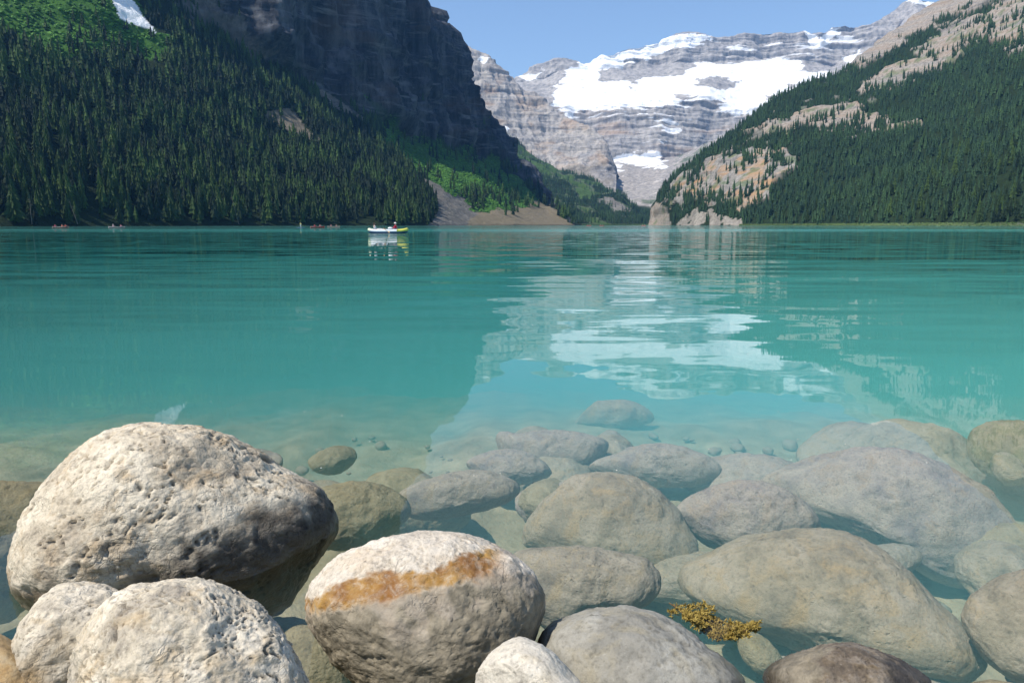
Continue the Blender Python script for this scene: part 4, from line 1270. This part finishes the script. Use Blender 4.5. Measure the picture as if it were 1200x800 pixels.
def raft():
    C0 = at_z(455, 273.4, 0)[0]
    k = C0.y / F                                   # metres per pixel there
    L, W = 43 * k / 2, .72
    root = add('inflatable_raft', None, label='blue and white inflatable raft with yellow bow carrying two people on the lake', cat='raft', loc=C0)
    root.rotation_euler.z = .05
    path = []
    n = 40
    for i in range(n):
        a = 6.2832 * i / n
        x = L * math.copysign(abs(math.cos(a)) ** .6, math.cos(a)); y = W * math.copysign(abs(math.sin(a)) ** .6, math.sin(a))
        path.append((x, y, .27 + .16 * abs(x / L) ** 5))
    hullm = plain('navy rubber', (.02, .05, .12), .4, .5)
    whitem = plain('white rubber', (.72, .76, .78), .45, .5)
    yel = plain('yellow rubber', (.62, .6, .1), .45, .5)
    lo = [(x * .97, y * .97, z - .17) for x, y, z in path]
    add('hull', tube_ring(lo, .2, seg=12), hullm, root)
    add('gunwale', tube_ring(path, .17, seg=12), whitem, root)
    bow = [p for p in path if p[0] > L * .42]; bow.sort(key=lambda p: math.atan2(p[1], p[0] - L * .3))
    add('bow_tube', tube_ring([(x, y, z + .02) for x, y, z in bow], .2, closed=False, seg=12), yel, root)
    ste = [p for p in path if p[0] < -L * .82]; ste.sort(key=lambda p: math.atan2(p[1], -p[0] - L * .3))
    add('stern_tube', tube_ring([(x, y, z + .01) for x, y, z in ste], .19, closed=False, seg=12), plain('pale green rubber', (.66, .72, .5), .45, .5), root)
    bm = bmesh.new()
    vs = [bm.verts.new((x, y, .16)) for x, y, z in path]; vb = [bm.verts.new((x, y, .08)) for x, y, z in path]
    bm.faces.new(vs); bm.faces.new(vb[::-1])
    me = bpy.data.meshes.new('raft_floor'); bm.to_mesh(me); bm.free()
    add('raft_floor', me, hullm, root)
    for x in (-L * .1, L * .3):
        add('seat_tube', tube_ring([(x, -W * .8, .34), (x, 0, .36), (x, W * .8, .34)], .15, closed=False, seg=10), whitem, root)
    for s in (-1, 1):
        oar('oar', (-L * .25, s * .35, .62), (-L * .05 + .5, s * 1.75, .12), plain('oar wood', (.35, .25, .14), .5, .3), root)
    person('reclining', C0 + Vector((-L * .66, 0, .3)), 0.0, (.78, .78, .76), (.7, .7, .7), 'person in white clothes leaning back at the left end of the raft', None, scale=1.1)
    person('seated', C0 + Vector((L * .42, 0, .34)), 3.1, (.5, .02, .06), (.6, .6, .62), 'person in red with a white hat sitting by the yellow bow of the raft', (.8, .78, .78), scale=1.1)
    bm = bmesh.new(); bmesh.ops.create_uvsphere(bm, u_segments=12, v_segments=8, radius=.2)
    for v in bm.verts: v.co.x *= 1.5; v.co.z *= .8
    me = bpy.data.meshes.new('bag'); bm.to_mesh(me); bm.free()
    for p in me.polygons: p.use_smooth = True
    bg = add('dry_bag', me, whitem, label='white bag lying in the raft in front of the person in red', cat='bag', loc=C0 + Vector((L * .13, -.2, .58)))
    tb = tube_ring([(.02, 0, .1), (.02, 0, .24)], .05, closed=False, seg=8)
    add('closure', tb, hullm, bg)


raft()


def canoe_mesh(L=4.8, W=.86):
    bm = bmesh.new(); rings = []
    n, mseg = 20, 8
    for i in range(n + 1):
        t = -1 + 2 * i / n
        w = W / 2 * max(.015, (1 - abs(t) ** 2.2)) ; sheer = .36 + .22 * abs(t) ** 3; keel = -.1 + .12 * abs(t) ** 6
        rings.append([bm.verts.new((t * L / 2, w * math.cos(math.pi + math.pi * j / mseg), sheer + (keel - sheer) * math.sin(math.pi * j / mseg) ** .7)) for j in range(mseg + 1)])
    for i in range(n):
        for j in range(mseg):
            bm.faces.new((rings[i][j], rings[i + 1][j], rings[i + 1][j + 1], rings[i][j + 1]))
    bmesh.ops.solidify(bm, geom=bm.faces[:], thickness=.03)
    me = bpy.data.meshes.new('hull'); bm.normal_update(); bm.to_mesh(me); bm.free()
    for p in me.polygons: p.use_smooth = True
    return me


CANOE = canoe_mesh()
M_THW = plain('ash wood', (.4, .3, .18), .6, .3)
def canoe(px, py, rz, col, label, group='canoes near the left shore'):
    C0 = at_z(px, py, 0)[0]
    root = add('canoe', None, label=label, cat='canoe', group=group, loc=C0)
    root.rotation_euler.z = rz
    me = CANOE.copy(); me.materials.clear(); me.materials.append(plain('painted canoe hull', col, .4, .5))
    add('hull', me, None, root)
    for x in (-1.3, 1.1):
        bm = bmesh.new(); bmesh.ops.create_cube(bm, size=1)
        for v in bm.verts: v.co = Vector((v.co.x * .26, v.co.y * .66, v.co.z * .03 + .2))
        bmesh.ops.bevel(bm, geom=bm.edges[:], offset=.008, segments=2)
        me = bpy.data.meshes.new('seat'); bm.to_mesh(me); bm.free()
        add('seat', me, M_THW, root)
    return C0, rz


def put(C0, rz, x, dz=.2):
    return C0 + Vector((math.cos(rz) * x, math.sin(rz) * x, dz))


RED = (.55, .03, .05); PINK = (.75, .3, .38)
def crew(C0, rz, items):
    for x, topc, label, hat in items:
        p = put(C0, rz, x)
        person('paddling', p, rz, topc, (.08, .09, .12), label, hat, 'canoe paddlers', 1.2)
        q = put(C0, rz, x + .45, .0)
        s = Vector((-math.sin(rz), math.cos(rz), 0)) * (.55 if x > 0 else -.55)
        oar('paddle', (p.x + math.cos(rz) * .45, p.y + math.sin(rz) * .45, .85), (q.x + s.x, q.y + s.y, -.3), M_THW, label='paddle of the ' + label, cat='paddle', group='canoe paddles')


c, r_ = canoe(71, 267.3, .15, (.16, .15, .13), 'dark canoe with three red clad paddlers by the dark left shore')
crew(c, r_, [(-1.7, (.5, .08, .14), 'paddler in dark red at the rear of the dark three person canoe', None), (.35, (.7, .2, .13), 'paddler in orange red in the middle of the dark three person canoe', None), (1.3, (.62, .09, .07), 'paddler in bright red at the front of the dark three person canoe', None)])
c, r_ = canoe(137, 267.2, .25, (.22, .25, .26), 'dark grey canoe with two pink clad paddlers, right of the three person canoe')
crew(c, r_, [(-1.2, (.8, .45, .5), 'paddler in pale pink at the rear of the dark grey canoe', (.8, .75, .75)), (1.05, (.7, .3, .36), 'paddler in pink at the front of the dark grey canoe', None)])
c, r_ = canoe(372, 266.9, .1, (.2, .03, .03), 'red canoe with two paddlers in red and pink, right of the standing paddler')
crew(c, r_, [(-1.1, (.62, .05, .1), 'paddler in crimson at the rear of the red canoe', None), (.75, (.75, .32, .36), 'paddler in salmon pink at the front of the red canoe', None)])
c, r_ = canoe(391, 266.4, .2, (.32, .3, .26), 'cream canoe with two paddlers, the farthest of those left of the raft')
crew(c, r_, [(-1.2, (.72, .38, .36), 'paddler in rose at the rear of the cream canoe', None), (.9, (.66, .36, .34), 'paddler in dusty pink at the front of the cream canoe', None)])
# far away boats near the end of the lake
for px_, py_, nm in ((690, 264.75, 'leftmost'), (705, 264.7, 'middle'), (754, 264.7, 'rightmost')):
    c, r_ = canoe(px_, py_, .3, (.6, .12, .1), nm + ' of three tiny red boats at the far end of the lake', 'boats at the far end of the lake')
    for x in (-1.2, .95):
        person('paddling', put(c, r_, x), r_, (.8, .35, .35), (.1, .1, .12), 'paddler in pale red in the ' + nm + ' tiny boat at the far lake end', (.8, .8, .78), 'paddlers at the far end of the lake', 1.2)

# standing paddler
C0 = at_z(352.5, 267.0, 0)[0]
bm = bmesh.new(); bmesh.ops.create_uvsphere(bm, u_segments=24, v_segments=8, radius=1)
for v in bm.verts: v.co = Vector((v.co.x * 1.6, v.co.y * .4, v.co.z * .07 + .03 + .06 * (v.co.x) ** 4))
me = bpy.data.meshes.new('paddle_board'); bm.to_mesh(me); bm.free()
for p in me.polygons: p.use_smooth = True
bd = add('paddle_board', me, plain('blue board', (.03, .12, .3), .4, .5), label='blue paddle board under the standing person near the left shore', cat='paddle board', loc=C0)
fin = bmesh.new()
v = [fin.verts.new(p) for p in ((-1.3, -.015, 0), (-1.05, -.015, 0), (-1.25, -.015, -.2), (-1.3, .015, 0), (-1.05, .015, 0), (-1.25, .015, -.2))]
fin.faces.new(v[:3]); fin.faces.new(v[3:][::-1])
for a, b in ((0, 1), (1, 2), (2, 0)): fin.faces.new((v[a], v[a + 3], v[b + 3], v[b]))
me = bpy.data.meshes.new('fin'); fin.to_mesh(me); fin.free(); add('fin', me, M_HAIR, bd)
person('standing', C0 + Vector((0, 0, .1)), -.8, (.72, .7, .3), (.7, .74, .76), 'person standing in yellow top and white trousers on the paddle board', None)
oar('paddle', (C0.x + .2, C0.y - .3, 1.5), (C0.x + .5, C0.y - .75, -.3), M_THW, label='long paddle held by the person standing on the board', cat='paddle')

# dead snags leaning out of the left shore forest
M_SNAG = plain('bleached dead wood', (.2, .19, .17), .8, .2, 2.0, .5)
for (a, b, lab) in (((37, 258), (34, 228), 'short bleached dead trunk at the far left of the shore forest'), ((91, 262), (80, 232), 'bleached dead trunk leaning left behind the three person canoe'), ((280, 262), (270, 226), 'bleached leaning dead trunk in the middle of the left shore forest')):
    Y = float(np.interp(a[0], [0, 200, 450], [448, 598, 796]))
    A = Vector(at_y(a[0], a[1], Y)); B = Vector(at_y(b[0], b[1], Y - 1))
    A.z = min(A.z, 1.5)
    pts = [A.lerp(B, t) - A + Vector((random.uniform(-.12, .12), random.uniform(-.1, .1), 0)) for t in np.linspace(0, 1, 7)]
    s = add('dead_tree', None, label=lab, cat='dead tree', loc=A)
    add('trunk', tube_ring([tuple(p) for p in pts], list(np.linspace(.24, .05, 7)), closed=False, seg=7), M_SNAG, s)
    for kk, sg in ((2, 1), (3, -1), (4, 1), (5, -1)):
        p = pts[kk]
        add('limb', tube_ring([tuple(p), tuple(p + Vector((sg * .9, .2, .1))), tuple(p + Vector((sg * 1.7, .3, -.15)))], [.09, .06, .03], closed=False, seg=5), M_SNAG, s)

# ------------------------------------------------------------------ haze, light, camera
HAZE = 5.5e-5
m = NT('valley haze')
pv = m.n('VolumePrincipled'); pv.inputs['Color'].default_value = (.16, .46, 1.0, 1); pv.inputs['Density'].default_value = HAZE
pv.inputs['Anisotropy'].default_value = 0.2
m.l(pv.outputs[0], m.out.inputs['Volume'])
bm = bmesh.new(); bmesh.ops.create_cube(bm, size=1.0)
for v in bm.verts:
    v.co = Vector((v.co.x * 9000, 8600 if v.co.y > 0 else -460, 1720 if v.co.z > 0 else -12))
me = bpy.data.meshes.new('haze'); bm.to_mesh(me); bm.free()
add('haze', me, m.m, label='thin blue haze filling the valley air', cat='haze', kind='stuff')

SUN_EL, SUN_AZ = math.radians(56), math.radians(-119)      # azimuth measured from +Y toward +X
w = bpy.data.worlds.new('World'); SC.world = w; w.use_nodes = True
nt = w.node_tree
sk = nt.nodes.new('ShaderNodeTexSky'); sk.sky_type = 'NISHITA'; sk.sun_disc = False
sk.sun_elevation = SUN_EL; sk.sun_rotation = SUN_AZ
sk.altitude = 1700; sk.air_density = 1.15; sk.dust_density = 0.3; sk.ozone_density = 0.7
bg = nt.nodes['Background']; bg.inputs[1].default_value = .115
nt.links.new(sk.outputs[0], bg.inputs[0])
sd = bpy.data.lights.new('sun', 'SUN'); sd.energy = 4.0; sd.angle = math.radians(.53); sd.color = (1, .93, .83)
so = bpy.data.objects.new('sun', sd); COL.objects.link(so)
to_sun = Vector((math.cos(SUN_EL) * math.sin(SUN_AZ), math.cos(SUN_EL) * math.cos(SUN_AZ), math.sin(SUN_EL)))
so.rotation_euler = to_sun.to_track_quat('Z', 'Y').to_euler()

cd = bpy.data.cameras.new('camera'); co = bpy.data.objects.new('camera', cd); COL.objects.link(co)
cd.sensor_width = 36; cd.lens = 24; cd.clip_start = .05; cd.clip_end = 30000
co.location = (0, 0, CAM_H); co.rotation_euler = (math.pi / 2 - PITCH, 0, 0)
SC.camera = co
SC.view_settings.view_transform = 'Standard'; SC.view_settings.look = 'None'
SC.view_settings.exposure = 0.7; SC.view_settings.gamma = 1.0
SC.cycles.max_bounces = 8; SC.cycles.diffuse_bounces = 2; SC.cycles.glossy_bounces = 3; SC.cycles.transparent_max_bounces = 8
SC.cycles.volume_bounces = 0
SC.cycles.caustics_reflective = False; SC.cycles.caustics_refractive = False
SC.cycles.use_denoising = True
